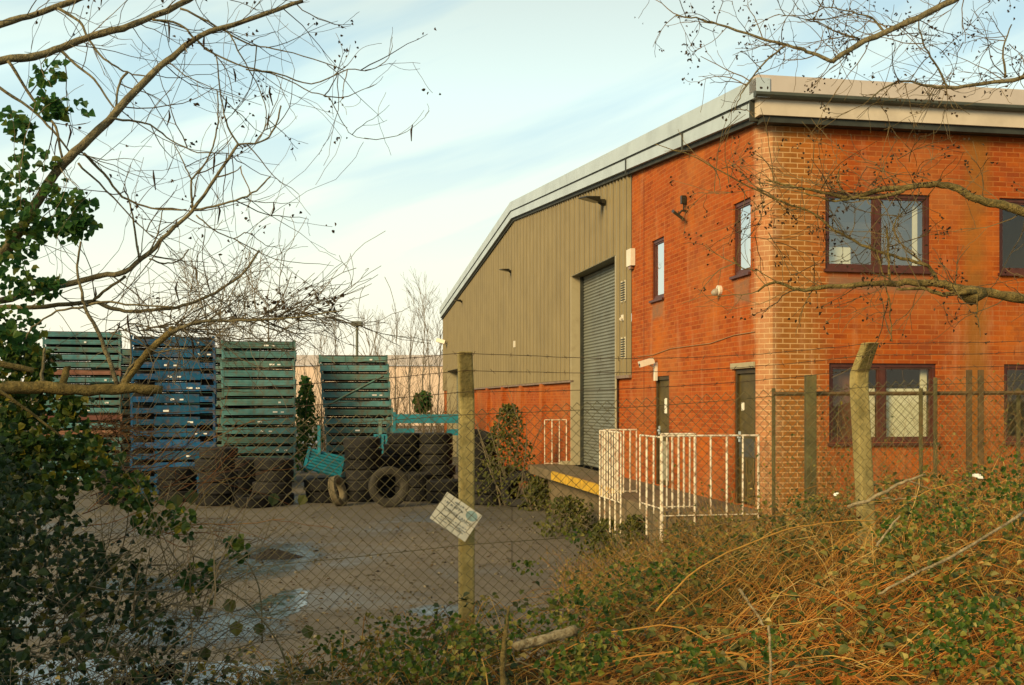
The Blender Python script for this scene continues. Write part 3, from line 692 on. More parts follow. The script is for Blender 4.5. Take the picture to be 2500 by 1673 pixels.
stack(286, 38.5, 2.30, 1.5, .300, 15, .20, lambda i, r: 'green', 'of the back stack left of blue stack', seed=23, tags=0)
stack(498, 37.6, 2.30, 1.5, .300, 15, .20, lambda i, r: 'teal', 'of the back stack right of blue stack', seed=29, tags=0)
# loose brace bar leaning on the front of the right-hand stack
b = MB(); a_, c_ = D(745, 930, 36.6), D(878, 860, 36.6); b.tube([a_, c_], .04, 4)
o = b.build('brace_bar', GRN, off=a_); tag(o, 'diagonal grey green bar fixed across the leaning stack', 'bar')
# turquoise frames
TUR = mat('turquoise_paint', (.008, .145, .185), .55, .25, 4, dirt=(.03, .07, .07), dscale=7, damt=.7)
tf = empty('turquoise_rack', (D(905, 920, 32).x, 32, 0), 'turquoise steel frame with long beams behind the tyre stacks', 'steel frame')
ox = D(905, 920, 32).x
b = MB(); b.box(0, 1.98, 0, .1, 1.98, 2.24); b.build('top_beam', TUR, tf)
b = MB(); b.box(-.08, .55, -.02, .1, 1.66, 1.82); b.build('lower_beam', TUR, tf)
b = MB(); b.box(1.5, 2.0, -.02, .1, 1.62, 1.80); b.build('lower_beam', TUR, tf)
for x in (-.08, 1.9):
    b = MB(); b.box(x, x + .09, -.015, .115, 0, 2.3); b.build('upright', TUR, tf)
b = MB()
for k in range(5): b.box(-.62 + k * .11, -.55 + k * .11, -.1, -.02, 1.0, 1.62)
b.box(-.64, -.05, -.02, .0, .98, 1.66); b.build('ribbed_panel', TUR, tf)
b = MB(); b.box(-.5, -.4, 0, .1, 0, 2.1); b.box(-.3, -.2, .3, .4, 0, 2.15); b.build('rear_upright', GRN, tf)
tp = empty('slatted_barrier', (D(740, 920, 28.6).x, 28.6, 0), 'turquoise slatted steel panel lying tilted on the tyres', 'steel panel')
M = Matrix.Translation((0, .1, 1.0)) @ Matrix.Rotation(math.radians(22), 4, 'Y') @ Matrix.Rotation(math.radians(35), 4, 'X') @ Matrix.Rotation(math.radians(12), 4, 'Z')
b = MB()
for k in range(7): b.box(-.48, .48, -.4 + k * .12, -.32 + k * .12, -.02, .03, M)
b.box(-.5, -.42, -.42, .42, -.05, .05, M); b.box(.42, .5, -.42, .42, -.05, .05, M); b.build('slat_panel', TUR, tp)
b = MB(); b.box(-.20, -.12, .25, .33, .7, 1.98); b.build('upright', TUR, tp)

# ------------------------------------------------------------------ tyres
def tyremat():
    m, nt, b, out = newmat('dusty_rubber')
    tc = N(nt, 'ShaderNodeTexCoord'); v = tc.outputs['Object']; oi = N(nt, 'ShaderNodeObjectInfo')
    c = ramp(nt, noise_(nt, v, 4, 5, .65), [(.3, (.006, .0058, .0055)), (.7, (.020, .0185, .016))])
    hsv = N(nt, 'ShaderNodeHueSaturation'); nt.links.new(math_(nt, 'MULTIPLY_ADD', oi.outputs['Random'], 1.2, .45), hsv.inputs['Value']); nt.links.new(c, hsv.inputs['Color'])
    nt.links.new(hsv.outputs[0], b.inputs['Base Color']); b.inputs['Roughness'].default_value = .8; b.inputs['Specular IOR Level'].default_value = .25
    return m
TY = tyremat()
def tyre_mesh(tread):
    b = MB(); w = .29; R0 = .5
    prof = [(.29, -.09), (.285, -.05), (.285, .05), (.29, .09), (.33, .135), (.40, .148), (.46, .14), (.485, .125)]
    cols = 4
    for k in range(cols):
        z0 = .115 - k * .0575; prof += [(.5, z0), (.5, z0 - .042), (.487, z0 - .044), (.487, z0 - .056)]
    prof += [(.485, -.125), (.46, -.14), (.40, -.148), (.33, -.135)]
    b.lathe(prof, 40)
    if tread:
        for k in range(40):
            a = 2 * math.pi * (k + .5) / 40; M = Matrix.Rotation(a, 4, 'Z')
            b.box(.492, .512, -.022, .022, .07, .128, M); b.box(.492, .512, -.022, .022, -.128, -.07, M)
    me = b.build('tyre', TY, smooth=False)
    return me
T0, T1 = tyre_mesh(False), tyre_mesh(True)
_used = {0: False, 1: False}
GREYT = mat('dusty_grey_rubber', (.028, .025, .018), .85, .35, 6, c2=(.05, .044, .031))
PALET = mat('pale_worn_rubber', (.13, .105, .06), .9, .3, 8)
def recolour(o, m): o.data = o.data.copy(); o.data.materials.clear(); o.data.materials.append(m)  # gives one tyre its own rubber colour
def tyre(loc, label, rot=(0, 0, 0), s=1.0, sz=1.0, tr=None):
    k = R.randint(0, 1) if tr is None else tr
    src = (T0, T1)[k]
    if not _used[k]: o = src; _used[k] = True
    else: o = src.copy(); COL.objects.link(o)
    o.location = loc; o.rotation_euler = rot; o.scale = (s, s, s * sz)
    tag(o, label, 'tyre', 'old tyres piled in the yard'); LASTT[0] = o; return o
LASTT = [None]
NUMW = ['bottom', 'second up', 'third up', 'fourth up', 'fifth up', 'sixth up']
def tstack(x, Z, n, where, s=1.0, sz=1.0, colr=None):
    p = D(x, HOR, Z); r = R; z = 0
    for i in range(n):
        hh = .292 * s * sz
        tyre((p.x + r.uniform(-.05, .05), Z + .5 + r.uniform(-.04, .04), z + hh / 2), '%s tyre of the stack %s' % (NUMW[i] if i < n - 1 or n == 1 else 'top', where), (r.uniform(-.02, .02), r.uniform(-.02, .02), r.uniform(0, 6)), s * r.uniform(.95, 1.03), sz)
        z += hh
tstack(484, 27.2, 5, 'in front of the blue stillages')
tstack(556, 28.8, 4, 'squeezed behind the two leftmost tyre stacks', .95)
tstack(617, 27.3, 4, 'left of the turquoise panel')
tstack(565, 26.6, 1, 'lying alone between the two leftmost stacks', .95)
tstack(735, 28.0, 2, 'under the tilted turquoise panel', 1.05)
tstack(824, 28.3, 6, 'left of the standing tyre', .95)
tstack(918, 29.6, 6, 'behind the standing tyre')
tstack(872, 29.3, 4, 'added behind the standing tyre to darken its gaps')  # added so the gaps behind the tyre read as shade
tstack(957, 30.6, 5, 'added under the turquoise beam to darken the gaps')  # added at the back to turn a sunlit gap dark
tstack(940, 28.4, 2, 'right beside the standing tyre', 1.0, 1.25)
tstack(995, 29.6, 6, 'between the standing tyre and the concrete post')
tstack(1012, 27.9, 2, 'with clean treads left of the concrete post', 1.0, 1.0)
tstack(1100, 28.6, 5, 'right of the concrete post')
tstack(1148, 28.3, 3, 'at the right end beside the wall shrub')
tstack(1112, 27.4, 2, 'low in front right of the concrete post', 1.0)
tstack(390, 28.2, 3, 'half hidden in brambles below the blue stillages', 1.0)
tstack(250, 27.5, 3, 'half hidden by ivy below the leftmost stillages', 1.0)
pz = D(890, 920, 27.0); tyre((pz.x, 27.0, .505), 'large tyre standing upright on its tread in front of the stacks', (math.radians(90), 0, math.radians(15)), 1.0, 1.0, 0); recolour(LASTT[0], GREYT)
pz = D(773, 920, 27.4); tyre((pz.x, 27.4, .36), 'worn tyre leaning on its edge under the turquoise panel', (math.radians(74), 0, math.radians(78)), .78, .8, 1); recolour(LASTT[0], PALET)
pz = D(1190, 920, 27.3); tyre((pz.x, 27.3, .40), 'dark tyre leaning against the shrub by the wall', (math.radians(62), 0, math.radians(-30)), .98, 1.0, 0)
pz = D(1085, 905, 28.9); tyre((pz.x + .1, 29.1, 1.62), 'tyre tipped on top of the stack right of the concrete post', (math.radians(14), math.radians(12), 0), .95, 1.0, 0)

# ------------------------------------------------------------------ the near chain link fence
def chainlink(mb, A, B, z0a, z0b, h, pitch=.074, r=.0027, sides=4, nzs=None):
    A = Vector((*A, 0)); B = Vector((*B, 0)); ln = (B - A).length; t = (B - A) / ln; nrm = Vector((-t.y, t.x, 0))
    hp_ = pitch / 2; n = int(ln / hp_); rows = int(h / (hp_ * .95)); dz = h / rows
    for i in range(n):
        pts = []
        for j in range(rows + 1):
            u = (i + ((i + j) % 2)) * hp_; zb = lerp(z0a, z0b, u / ln)
            sag = .02 * nz(u, j * dz, 2, .8)
            pts.append(A + t * (u + .012 * nz(u * 2, j * .2, 9)) + nrm * ((.0028 if j % 2 else -.0028) + sag) + Vector((0, 0, zb + j * dz)))
        mb.tube(pts, r, sides, False)
WIRE = mat('olive_coated_wire', (.10, .085, .035), .5, .3, 20)
FN = empty('chain_link_fence', (FB[0], FB[1], 0), 'chain link fence on cranked concrete posts with barbed wire across the foreground', 'fence')
fo = FN.location
ZA, ZBt, ZCt, ZDt = 2.42, 2.545, 2.74, 2.95   # top of mesh at the four posts
for (a, c, za, zc) in ((FA, FB, ZA, ZBt), (FB, FC, ZBt, ZCt), (FC, FD, ZCt, ZDt)):
    b = MB(); chainlink(b, a, c, za - 1.8, zc - 1.8, 1.8); b.build('mesh_panel', WIRE, FN, off=fo)
    b = MB()
    for dz_ in (-.03, -.9):
        b.tube([Vector((lerp(a[0], c[0], k / 8), lerp(a[1], c[1], k / 8) + .006, lerp(za, zc, k / 8) + dz_ - .03 * math.sin(math.pi * k / 8))) for k in range(9)], .0022, 4)
    b.build('line_wire', WIRE, FN, off=fo)
CPM = mat('lichen_concrete', (.34, .26, .085), .9, .22, 9, .5, c2=(.42, .34, .13), dirt=(.20, .17, .06), dscale=14, damt=.7, bscale=40)
def crank_post(x, y, zb, zbend, ztop, label=None, wd=.105, lean=0.0):
    b = MB(); h = wd / 2; al = math.atan2(.18, .98)
    def ring(cx, cy, cz, s=1.0):
        c_, s_ = math.cos(al), math.sin(al)
        return [(cx + c_ * u * s - s_ * v * s, cy + s_ * u * s + c_ * v * s, cz) for u, v in ((-h, -h), (-h * .7, -h * 1.08), (h * .7, -h * 1.08), (h, -h), (h, h), (-h, h))]
    dy = -.26
    rings = [ring(x + lean * (zb - zbend), y + .14, zb), ring(x + lean * .5 * (zb - zbend), y + .14, (zb + zbend) / 2), ring(x, y + .14, zbend - .05), ring(x, y + .125, zbend + .03), ring(x, y + .14 + dy, ztop, .9)]
    base = 0
    for r_ in rings: b.v += r_
    n = 6
    for k in range(len(rings) - 1):
        for j in range(n): b.f.append((k * n + j, k * n + (j + 1) % n, (k + 1) * n + (j + 1) % n, (k + 1) * n + j))
    b.f.append(tuple(range((len(rings) - 1) * n, len(rings) * n)))
    o = b.build('concrete_post', CPM, FN, off=fo, bevel=.008)
    if label: tag(o, label)
    return Vector((x, y + .14 + dy, ztop)), Vector((x, y + .10, zbend))
pa = crank_post(FA[0], FA[1], .2, 2.44, 2.82)
pb = crank_post(FB[0], FB[1], .4, 2.60, 2.93, 'lichen yellow concrete post standing behind the white sign', .1)
pc = crank_post(FC[0], FC[1], .7, 2.79, 3.03, 'leaning pale concrete post in front of the lower front window', .105, -.05)
pd = crank_post(FD[0], FD[1], .9, 3.0, 3.3)
for q in (.97, .62, .2):
    b = MB()
    for (p0, p1) in ((pa, pb), (pb, pc), (pc, pd)):
        a, c = p0[1].lerp(p0[0], q) + Vector((0, -.055, 0)), p1[1].lerp(p1[0], q) + Vector((0, -.055, 0)); n = 24
        def pt(k): return a.lerp(c, k / n) + Vector((0, 0, -.035 * math.sin(math.pi * k / n) * (1 + q) + .006 * nz(k * .7, q * 9)))
        b.tube([pt(k) for k in range(n + 1)], .0021, 4)
        for k in range(n):
            m_ = pt(k + .5)
            for _ in range(2): dv = rv(.02); b.tube([m_ - dv, m_ + dv], .0014, 3)
    b.build('barbed_wire', mat('rusty_wire', (.07, .045, .022), .7, .3, 20), FN, off=fo)
# the sign (hangs on the fence behind the mesh)
ctr = D(1043.5, 1183, 7.305); SGN = empty('notice_sign', ctr, 'white notice sign hanging askew on the fence by the concrete post', 'sign')
SGN.rotation_euler = (0, math.radians(34.6), math.radians(14.5))
b = MB(); b.box(-.145, .145, -.003, .003, -.105, .105); b.build('board', mat('sign_white', (.74, .70, .56), .6, .06, 10, dirt=(.5, .42, .28), dscale=12, damt=.5), SGN)
INK = mat('faded_ink', (.16, .17, .15), .8, .2, 20)
def text(body, x, z, size, m=INK, nm='lettering'):
    c = bpy.data.curves.new('lettering', 'FONT'); c.body = body; c.size = size; c.extrude = .0003; c.align_x = 'CENTER'; c.align_y = 'CENTER'
    t = bpy.data.objects.new('tmp', c); COL.objects.link(t)
    dg = bpy.context.evaluated_depsgraph_get(); me = bpy.data.meshes.new_from_object(t.evaluated_get(dg)); bpy.data.objects.remove(t)
    o = bpy.data.objects.new(nm, me); COL.objects.link(o); me.materials.clear(); me.materials.append(m); o.parent = SGN
    o.location = (x, -.0042, z); o.rotation_euler = (math.pi / 2, 0, 0); return o
text('SURVEILLANCE', .005, .006, .034)
b = MB()
rr = random.Random(4)
for (z, x0, x1, h) in ((.048, -.125, .02, .018), (.078, -.06, .03, .014), (-.034, -.11, .115, .010), (-.052, -.09, .11, .009), (-.070, -.10, .10, .009)):
    x = x0
    while x < x1:
        l_ = rr.uniform(.004, .009); b.box(x, x + l_ * .55, -.0045, -.0035, z - h * .5 * rr.uniform(.6, 1), z + h * .5 * rr.uniform(.6, 1)); x += l_ + (.008 if rr.random() < .2 else 0)
b.build('small_print', INK, SGN)
b = MB(); b.poly([(.085 + .042 * math.cos(a * math.pi / 16), -.0042, .062 + .034 * math.sin(a * math.pi / 16)) for a in range(32)]); b.build('emblem', mat('faded_teal_ink', (.30, .42, .38), .7, .3, 30), SGN)

# second fence close to the building
F2 = empty('wire_fence', (2.9, 11.0, 0), 'older wire fence with timber posts between the brambles and the brick front', 'fence'); f2o = F2.location
b = MB(); chainlink(b, (2.62, 11.0), (7.0, 11.6), .75, .9, 1.9, .06, .0016, 3); b.build('mesh_panel', WIRE, F2, off=f2o)
b = MB(); b.tube([(2.62, 10.97, 2.68), (4.8, 11.26, 2.69), (7.0, 11.55, 2.71)], .024, 6); b.build('top_rail', mat('rusty_angle', (.10, .06, .022), .8, .3, 10, dirt=(.06, .05, .02), dscale=9), F2, off=f2o)
GP = mat('mossy_timber', (.085, .075, .028), .9, .35, 6, .4, dirt=(.12, .06, .02), dscale=5)
def fpost(x, y, zt, wd, m=GP):
    b = MB(); b.box(x - wd / 2, x + wd / 2, y - wd / 2, y + wd / 2, .3, zt); return b.build('post', m, F2, off=f2o, bevel=.006)
fpost(D(1850, 920, 11).x, 10.93, 2.87, .10)
fpost(D(1872, 920, 11).x, 11.2, 2.55, .05)
for dx in (0, .12): fpost(D(2222, 920, 11.2).x + dx, 11.25, 2.93, .05, MATS['rusty_angle'])
for x_, y_ in ((1770, 11.1), (2107, 11.1), (2140, 11.15), (2330, 11.4)): fpost(D(x_, 920, y_).x, y_ , 2.74 if x_ != 2140 else 2.85, .035)

# ------------------------------------------------------------------ twigs and branches
def grow(mb, p, d, Ln, r, lvl, rng, n=8, wig=.22, up=0.0, nsub=3, sub=.55, ang=.8, sides=4, tip=.35, cb=None, rmin=.0016):
    d = d.normalized(); pts, rad = [p.copy()], [r]; st = Ln / n
    nodes = []
    for i in range(n):
        d = (d + rv(wig, rng) + Vector((0, 0, up))).normalized(); p = p + d * st
        pts.append(p.copy()); rad.append(max(rmin, r * lerp(1, tip, (i + 1) / n))); nodes.append((p.copy(), d.copy(), rad[-1]))
    mb.tube(pts, rad, sides if r > .004 else 3, False)
    if cb: cb(pts, d, lvl)
    if lvl > 0:
        for k in range(nsub):
            q, dd, rr_ = nodes[min(n - 1, int(rng.uniform(.15, 1) * n))]
            e = (dd + rv(ang, rng)).normalized()
            grow(mb, q, e, Ln * sub * rng.uniform(.6, 1.15), max(rmin, rr_ * .62), lvl - 1, rng, max(4, n - 1), wig, up, nsub, sub, ang, sides, tip, cb, rmin)
def limb(mb, pts, r0, r1, sides=7, sub=3, jit=.0):
    "smooth curve through the points, tapering"
    out = []
    for i in range(len(pts) - 1):
        a = pts[max(i - 1, 0)]; b_ = pts[i]; c = pts[i + 1]; e = pts[min(i + 2, len(pts) - 1)]
        for k in range(sub):
            t = k / sub
            q = .5 * ((2 * b_) + (c - a) * t + (2 * a - 5 * b_ + 4 * c - e) * t * t + (3 * b_ - a - 3 * c + e) * t ** 3)
            out.append(q + rv(jit))
    out.append(pts[-1]); n = len(out)
    rad = [lerp(r0, r1, i / (n - 1)) * (1 + .16 * nz(i * .9, r0 * 300) + .10 * nz(i * 2.3, r0 * 170, 4)) for i in range(n)]
    mb.tube(out, rad, sides, True); return out, rad
BARK = mat('grey_olive_bark', (.19, .16, .085), .95, .4, 24, 1.0, dirt=(.06, .052, .03), dscale=30, bscale=60)
BARKY = mat('mossy_yellow_bark', (.17, .12, .034), .95, .45, 22, 1.0, c2=(.30, .22, .07), dirt=(.07, .06, .018), dscale=30, damt=.8, bscale=90)
TWIG = mat('dark_twig', (.13, .105, .062), .85, .3, 12)
CONE = islandmat('alder_cones', [(0, (.035, .022, .012)), (1, (.075, .048, .022))])
IVY = leafmat('ivy_leaf', [(0, (.03, .10, .028)), (.5, (.06, .17, .04)), (.85, (.12, .22, .04)), (1, (.22, .22, .03))], .45, .6)
HIV = leafmat('shaded_hedge_leaf', [(0, (.006, .020, .006)), (.5, (.016, .042, .010)), (.88, (.045, .070, .012)), (1, (.16, .13, .016))], .5, .2)  # darker ivy tones; the hedge's shade is put into the colour
r2 = random.Random(21)
LT = empty('ivy_clad_tree', (-2.45, 4.75, .9), 'bare grey branched tree with ivy leaves leaning in from the left', 'tree'); lo = LT.location
tr = MB(); limb(tr, [Vector((-2.75, 4.9, .7)), Vector((-2.72, 4.9, 1.8)), Vector((-2.6, 4.85, 2.8)), Vector((-2.75, 4.85, 4.6))], .11, .07, 10); tr.build('trunk', BARK, LT, off=lo, smooth=True)
ZL = 4.6
def PL(l, dz=0.0): return [P(x, y, ZL + z) for x, y, z in l]
limbs = [
  (PL([(-160, 120, .2), (0, 61, .25), (100, 30, .3), (240, -20, .35)]), .016, .012),
  (PL([(-160, 190, -.1), (0, 148, 0), (82, 138, .05), (150, 116, .1), (230, 87, .15), (300, 68, .15), (357, 48, .2), (459, 0, .3), (520, -40, .3)]), .019, .012),
  (PL([(-120, 760, 0), (0, 628, 0), (52, 552, 0), (102, 474, 0), (145, 410, .0), (199, 357, 0), (286, 272, .05), (367, 184, .1), (420, 140, .12), (490, 87, .15), (600, 50, .2), (740, 3, .25)]), .026, .0085),
  (PL([(-120, 770, .1), (0, 735, .1), (110, 706, .1), (204, 684, .1), (250, 672, .1), (291, 668, .1), (347, 633, .12), (410, 570, .15), (469, 515, .18), (526, 434, .2), (582, 352, .25)]), .0165, .006),
  (PL([(-100, 752, .2), (0, 750, .2), (110, 748, .2), (224, 737, .2), (270, 752, .2), (316, 760, .2), (375, 758, .22), (434, 750, .25), (490, 732, .3), (536, 709, .3), (597, 663, .35), (633, 612, .4)]), .011, .005),
  (PL([(224, 737, .2), (262, 705, .15), (306, 675, .12)]), .007, .006),
  (PL([(469, 515, .18), (520, 505, .2), (576, 490, .2), (625, 466, .25), (660, 432, .25)]), .006, .0035),
  (PL([(468, 512, .18), (467, 439, .18)]), .0055, .005), (PL([(467, 439, .18), (497, 405, .2), (520, 360, .2), (532, 300, .22), (530, 222, .22)]), .0045, .003),
  (PL([(467, 439, .18), (450, 400, .18), (425, 352, .2)]), .0035, .002),
  (PL([(582, 352, .25), (620, 350, .25), (655, 335, .3), (675, 300, .3), (686, 258, .3)]), .0045, .004),
  (PL([(582, 352, .25), (555, 310, .25), (540, 240, .3), (528, 140, .3)]), .0045, .003),
  (PL([(526, 434, .2), (565, 424, .2), (590, 405, .22)]), .004, .002),
  (PL([(340, 635, .12), (328, 560, .15), (318, 500, .15), (302, 458, .2)]), .0055, .003), (PL([(355, 628, .1), (385, 570, .15), (398, 510, .2)]), .004, .0022),
  (PL([(365, 632, .1), (400, 643, .15), (440, 635, .2), (460, 608, .2)]), .004, .003),
  (PL([(140, 20, .3), (195, 52, .3), (210, 85, .3), (245, 135, .28), (280, 162, .25), (310, 177, .25), (370, 190, .25)]), .007, .003),
  (PL([(145, 120, .1), (180, 152, .1), (230, 195, .1), (283, 268, .05)]), .007, .004), (PL([(310, 177, .25), (292, 205, .2), (283, 262, .1)]), .006, .005),
  (PL([(20, 150, 0), (60, 210, .05), (100, 270, .05), (135, 310, .05), (155, 400, 0)]), .007, .005), (PL([(0, 215, .1), (75, 265, .1), (130, 320, .1), (175, 380, .05)]), .007, .004),
  (PL([(270, 290, .0), (330, 297, .1), (375, 310, .15), (420, 345, .2), (485, 372, .2), (560, 375, .25)]), .0055, .002),
  (PL([(370, 48, .2), (440, 60, .25), (470, 90, .25), (520, 130, .3), (600, 165, .3), (680, 180, .35), (760, 205, .4), (850, 170, .45), (905, 172, .5), (950, 140, .5), (958, 90, .5)]), .006, .0013),
  (PL([(440, 20, .25), (530, 65, .3), (600, 105, .35), (650, 117, .4), (740, 137, .4), (840, 172, .45)]), .0055, .002),
  (PL([(560, 80, .3), (590, 140, .3), (625, 200, .35), (650, 270, .35), (640, 330, .35), (605, 372, .35)]), .0035, .0013),
  (PL([(600, 170, .3), (680, 185, .35), (760, 225, .4), (805, 240, .4), (830, 290, .45), (860, 330, .5), (900, 340, .5)]), .0035, .0012),
  (PL([(205, 375, 0), (255, 425, .1), (300, 480, .15), (370, 508, .18), (455, 512, .18)]), .0065, .0035), (PL([(190, 400, 0), (260, 465, .1), (330, 540, .15), (380, 585, .15)]), .005, .002),
  (PL([(480, 525, .18), (520, 560, .2), (570, 583, .25), (605, 568, .25), (650, 600, .3), (690, 600, .3)]), .0035, .0012), (PL([(575, 584, .25), (600, 605, .25), (628, 632, .3)]), .0025, .0012)]
for pts, a, c in limbs:
    mb = MB(); limb(mb, pts, a, c, 7 if a > .008 else 5, 4, .003); mb.build('branch', BARK, LT, off=lo, smooth=True)
tw = MB(); cn = MB()
def cones(pts, d, lvl):
    if r2.random() < .13:
        q = pts[-1]
        for _ in range(r2.randint(2, 6)):
            cn.leaf(q + rv(.035, r2), rv(1, r2) + Vector((0, 0, -.7)), rv(1, r2), r2.uniform(.012, .022), r2.uniform(.008, .014), .5)
    elif r2.random() < .05:
        q = pts[len(pts) // 2]; cn.tube([q, q + Vector((r2.uniform(-.01, .01), 0, -.03)), q + Vector((r2.uniform(-.015, .015), 0, -r2.uniform(.06, .10)))], [.002, .005, .002], 4)
for pts, a, c in limbs:
    ln = sum((pts[i + 1] - pts[i]).length for i in range(len(pts) - 1))
    for _ in range(int(ln * (13 if a > .009 else 8))):
        i = r2.randint(0, len(pts) - 2); q = pts[i].lerp(pts[i + 1], r2.random())
        if q.x < -2.2: continue
        d = Vector((r2.uniform(-.2, 1), r2.uniform(-.5, .6), r2.uniform(-.9, .75)))
        grow(tw, q, d, r2.uniform(.18, .55), r2.uniform(.0016, .0036), 1, r2, 7, .24, .03, 2, .6, .8, 3, .4, cones, .0011)
tw.build('twigs', TWIG, LT, off=lo); tag(cn.build('cones', CONE, LT, off=lo), kind='stuff')
iv = MB()
def ivy_cluster(mb, c, r, n, rng, s=(.022, .046), sq=(1, 1, 1)):
    for _ in range(int(n * (1.0 if s[1] == .046 else 1.5))):
        o = rv(1, rng)
        while o.length > 1: o = rv(1, rng)
        q = c + Vector((o.x * r * sq[0], o.y * r * sq[1], o.z * r * sq[2])); L_ = rng.uniform(*s)
        mb.leaf(q, Vector((rng.uniform(-1, 1), rng.uniform(-1, .4), rng.uniform(-1, .25))), Vector((rng.uniform(-.6, .6), -1, rng.uniform(0, 1))), L_, L_ * rng.uniform(.7, 1))
for (x, y, r, n) in ((40, 500, .16, 110), (20, 560, .16, 110), (75, 560, .10, 55), (180, 510, .085, 75), (205, 545, .07, 55), (160, 560, .07, 40), (140, 470, .06, 26), (30, 650, .11, 60), (60, 690, .07, 40), (100, 705, .06, 34), (135, 690, .05, 22), (10, 780, .13, 90), (40, 820, .12, 70),
                     (115, 255, .06, 34), (150, 262, .05, 26), (205, 262, .035, 12), (40, 300, .07, 40), (60, 320, .05, 24), (125, 170, .055, 26), (95, 190, .04, 12), (30, 430, .1, 40), (110, 385, .05, 18), (60, 380, .05, 14)):
    ivy_cluster(iv, P(x, y, ZL - .05), r, n, r2)
iv.build('ivy', IVY, LT, off=lo)

# cut branch with upright shoots
CB = empty('cut_branch', P(200, 948, 4.4), 'thick mossy cut branch lying level with forked shoots rising from it', 'branch'); cbo = CB.location
mb = MB(); limb(mb, [P(-80, 950, 4.3), P(0, 950, 4.35), P(90, 946, 4.4), P(160, 952, 4.4), P(270, 952, 4.45), P(330, 948, 4.45), P(395, 953, 4.5)], .028, .019, 9, 4, .004); mb.build('bough', BARKY, CB, off=cbo, smooth=True)
for pts, a, c in (([(300, 945), (330, 900), (372, 850), (415, 812), (420, 800)], .0165, .012), ([(290, 945), (262, 870), (235, 800), (208, 752), (200, 715), (188, 650), (197, 590)], .010, .004), ([(410, 815), (450, 798), (500, 785), (580, 783), (680, 778), (760, 770), (840, 757)], .009, .0025),
                  ([(295, 940), (325, 890), (380, 862), (460, 850)], .006, .003), ([(205, 750), (255, 738), (330, 745), (430, 750)], .006, .003), ([(205, 750), (140, 760), (80, 800), (60, 830)], .005, .003), ([(150, 955), (158, 920), (165, 895)], .017, .013), ([(100, 945), (104, 900), (110, 850)], .008, .005), ([(310, 940), (320, 880), (318, 830)], .004, .003)):
    mb = MB(); limb(mb, [P(x, y, 4.45 + .02 * R.random()) for x, y in pts], a, c, 7, 4, .003); mb.build('shoot', BARKY if a > .012 else BARK, CB, off=cbo, smooth=True)
tw = MB()
for _ in range(120):
    x = r2.uniform(250, 800); q = P(x, interp([(250, 800), (420, 805), (600, 780), (840, 757)], x) + r2.uniform(-14, 14), 4.5 + r2.uniform(-.1, .3))
    grow(tw, q, Vector((r2.uniform(-.3, 1.2), r2.uniform(-.4, .6), r2.uniform(-.35, .55))), r2.uniform(.12, .42), r2.uniform(.0018, .0036), 1, r2, 6, .3, .0, 3, .6, .9, 3, .5, None, .0013)
cn = MB()
for _ in range(18):
    x = r2.uniform(560, 840); q = P(x, interp([(560, 770), (840, 745)], x) + r2.uniform(-26, 8), 4.55)
    for _k in range(4): cn.leaf(q + rv(.03, r2), rv(1, r2), rv(1, r2), .02, .012, .5)
tw.build('twigs', TWIG, CB, off=cbo); tag(cn.build('cones', CONE, CB, off=cbo), kind='stuff')
for nm, lb, pts, a, c in (('cut_stick', 'pale sawn stick jutting in above the mossy cut branch', [(-60, 868, 4.1), (0, 888, 4.1), (82, 905, 4.15)], .014, .011),
                          ('bare_stick', 'thin yellowish stick slanting down under the mossy cut branch', [(-40, 930, 4.0), (25, 972, 4.0), (80, 1012, 4.05), (150, 1066, 4.1)], .007, .004)):
    mb = MB(); q = [P(x, y, z) for x, y, z in pts]; limb(mb, q, a, c, 7, 4, .001); o = mb.build(nm, BARKY, off=q[1], smooth=True); tag(o, lb, 'stick')

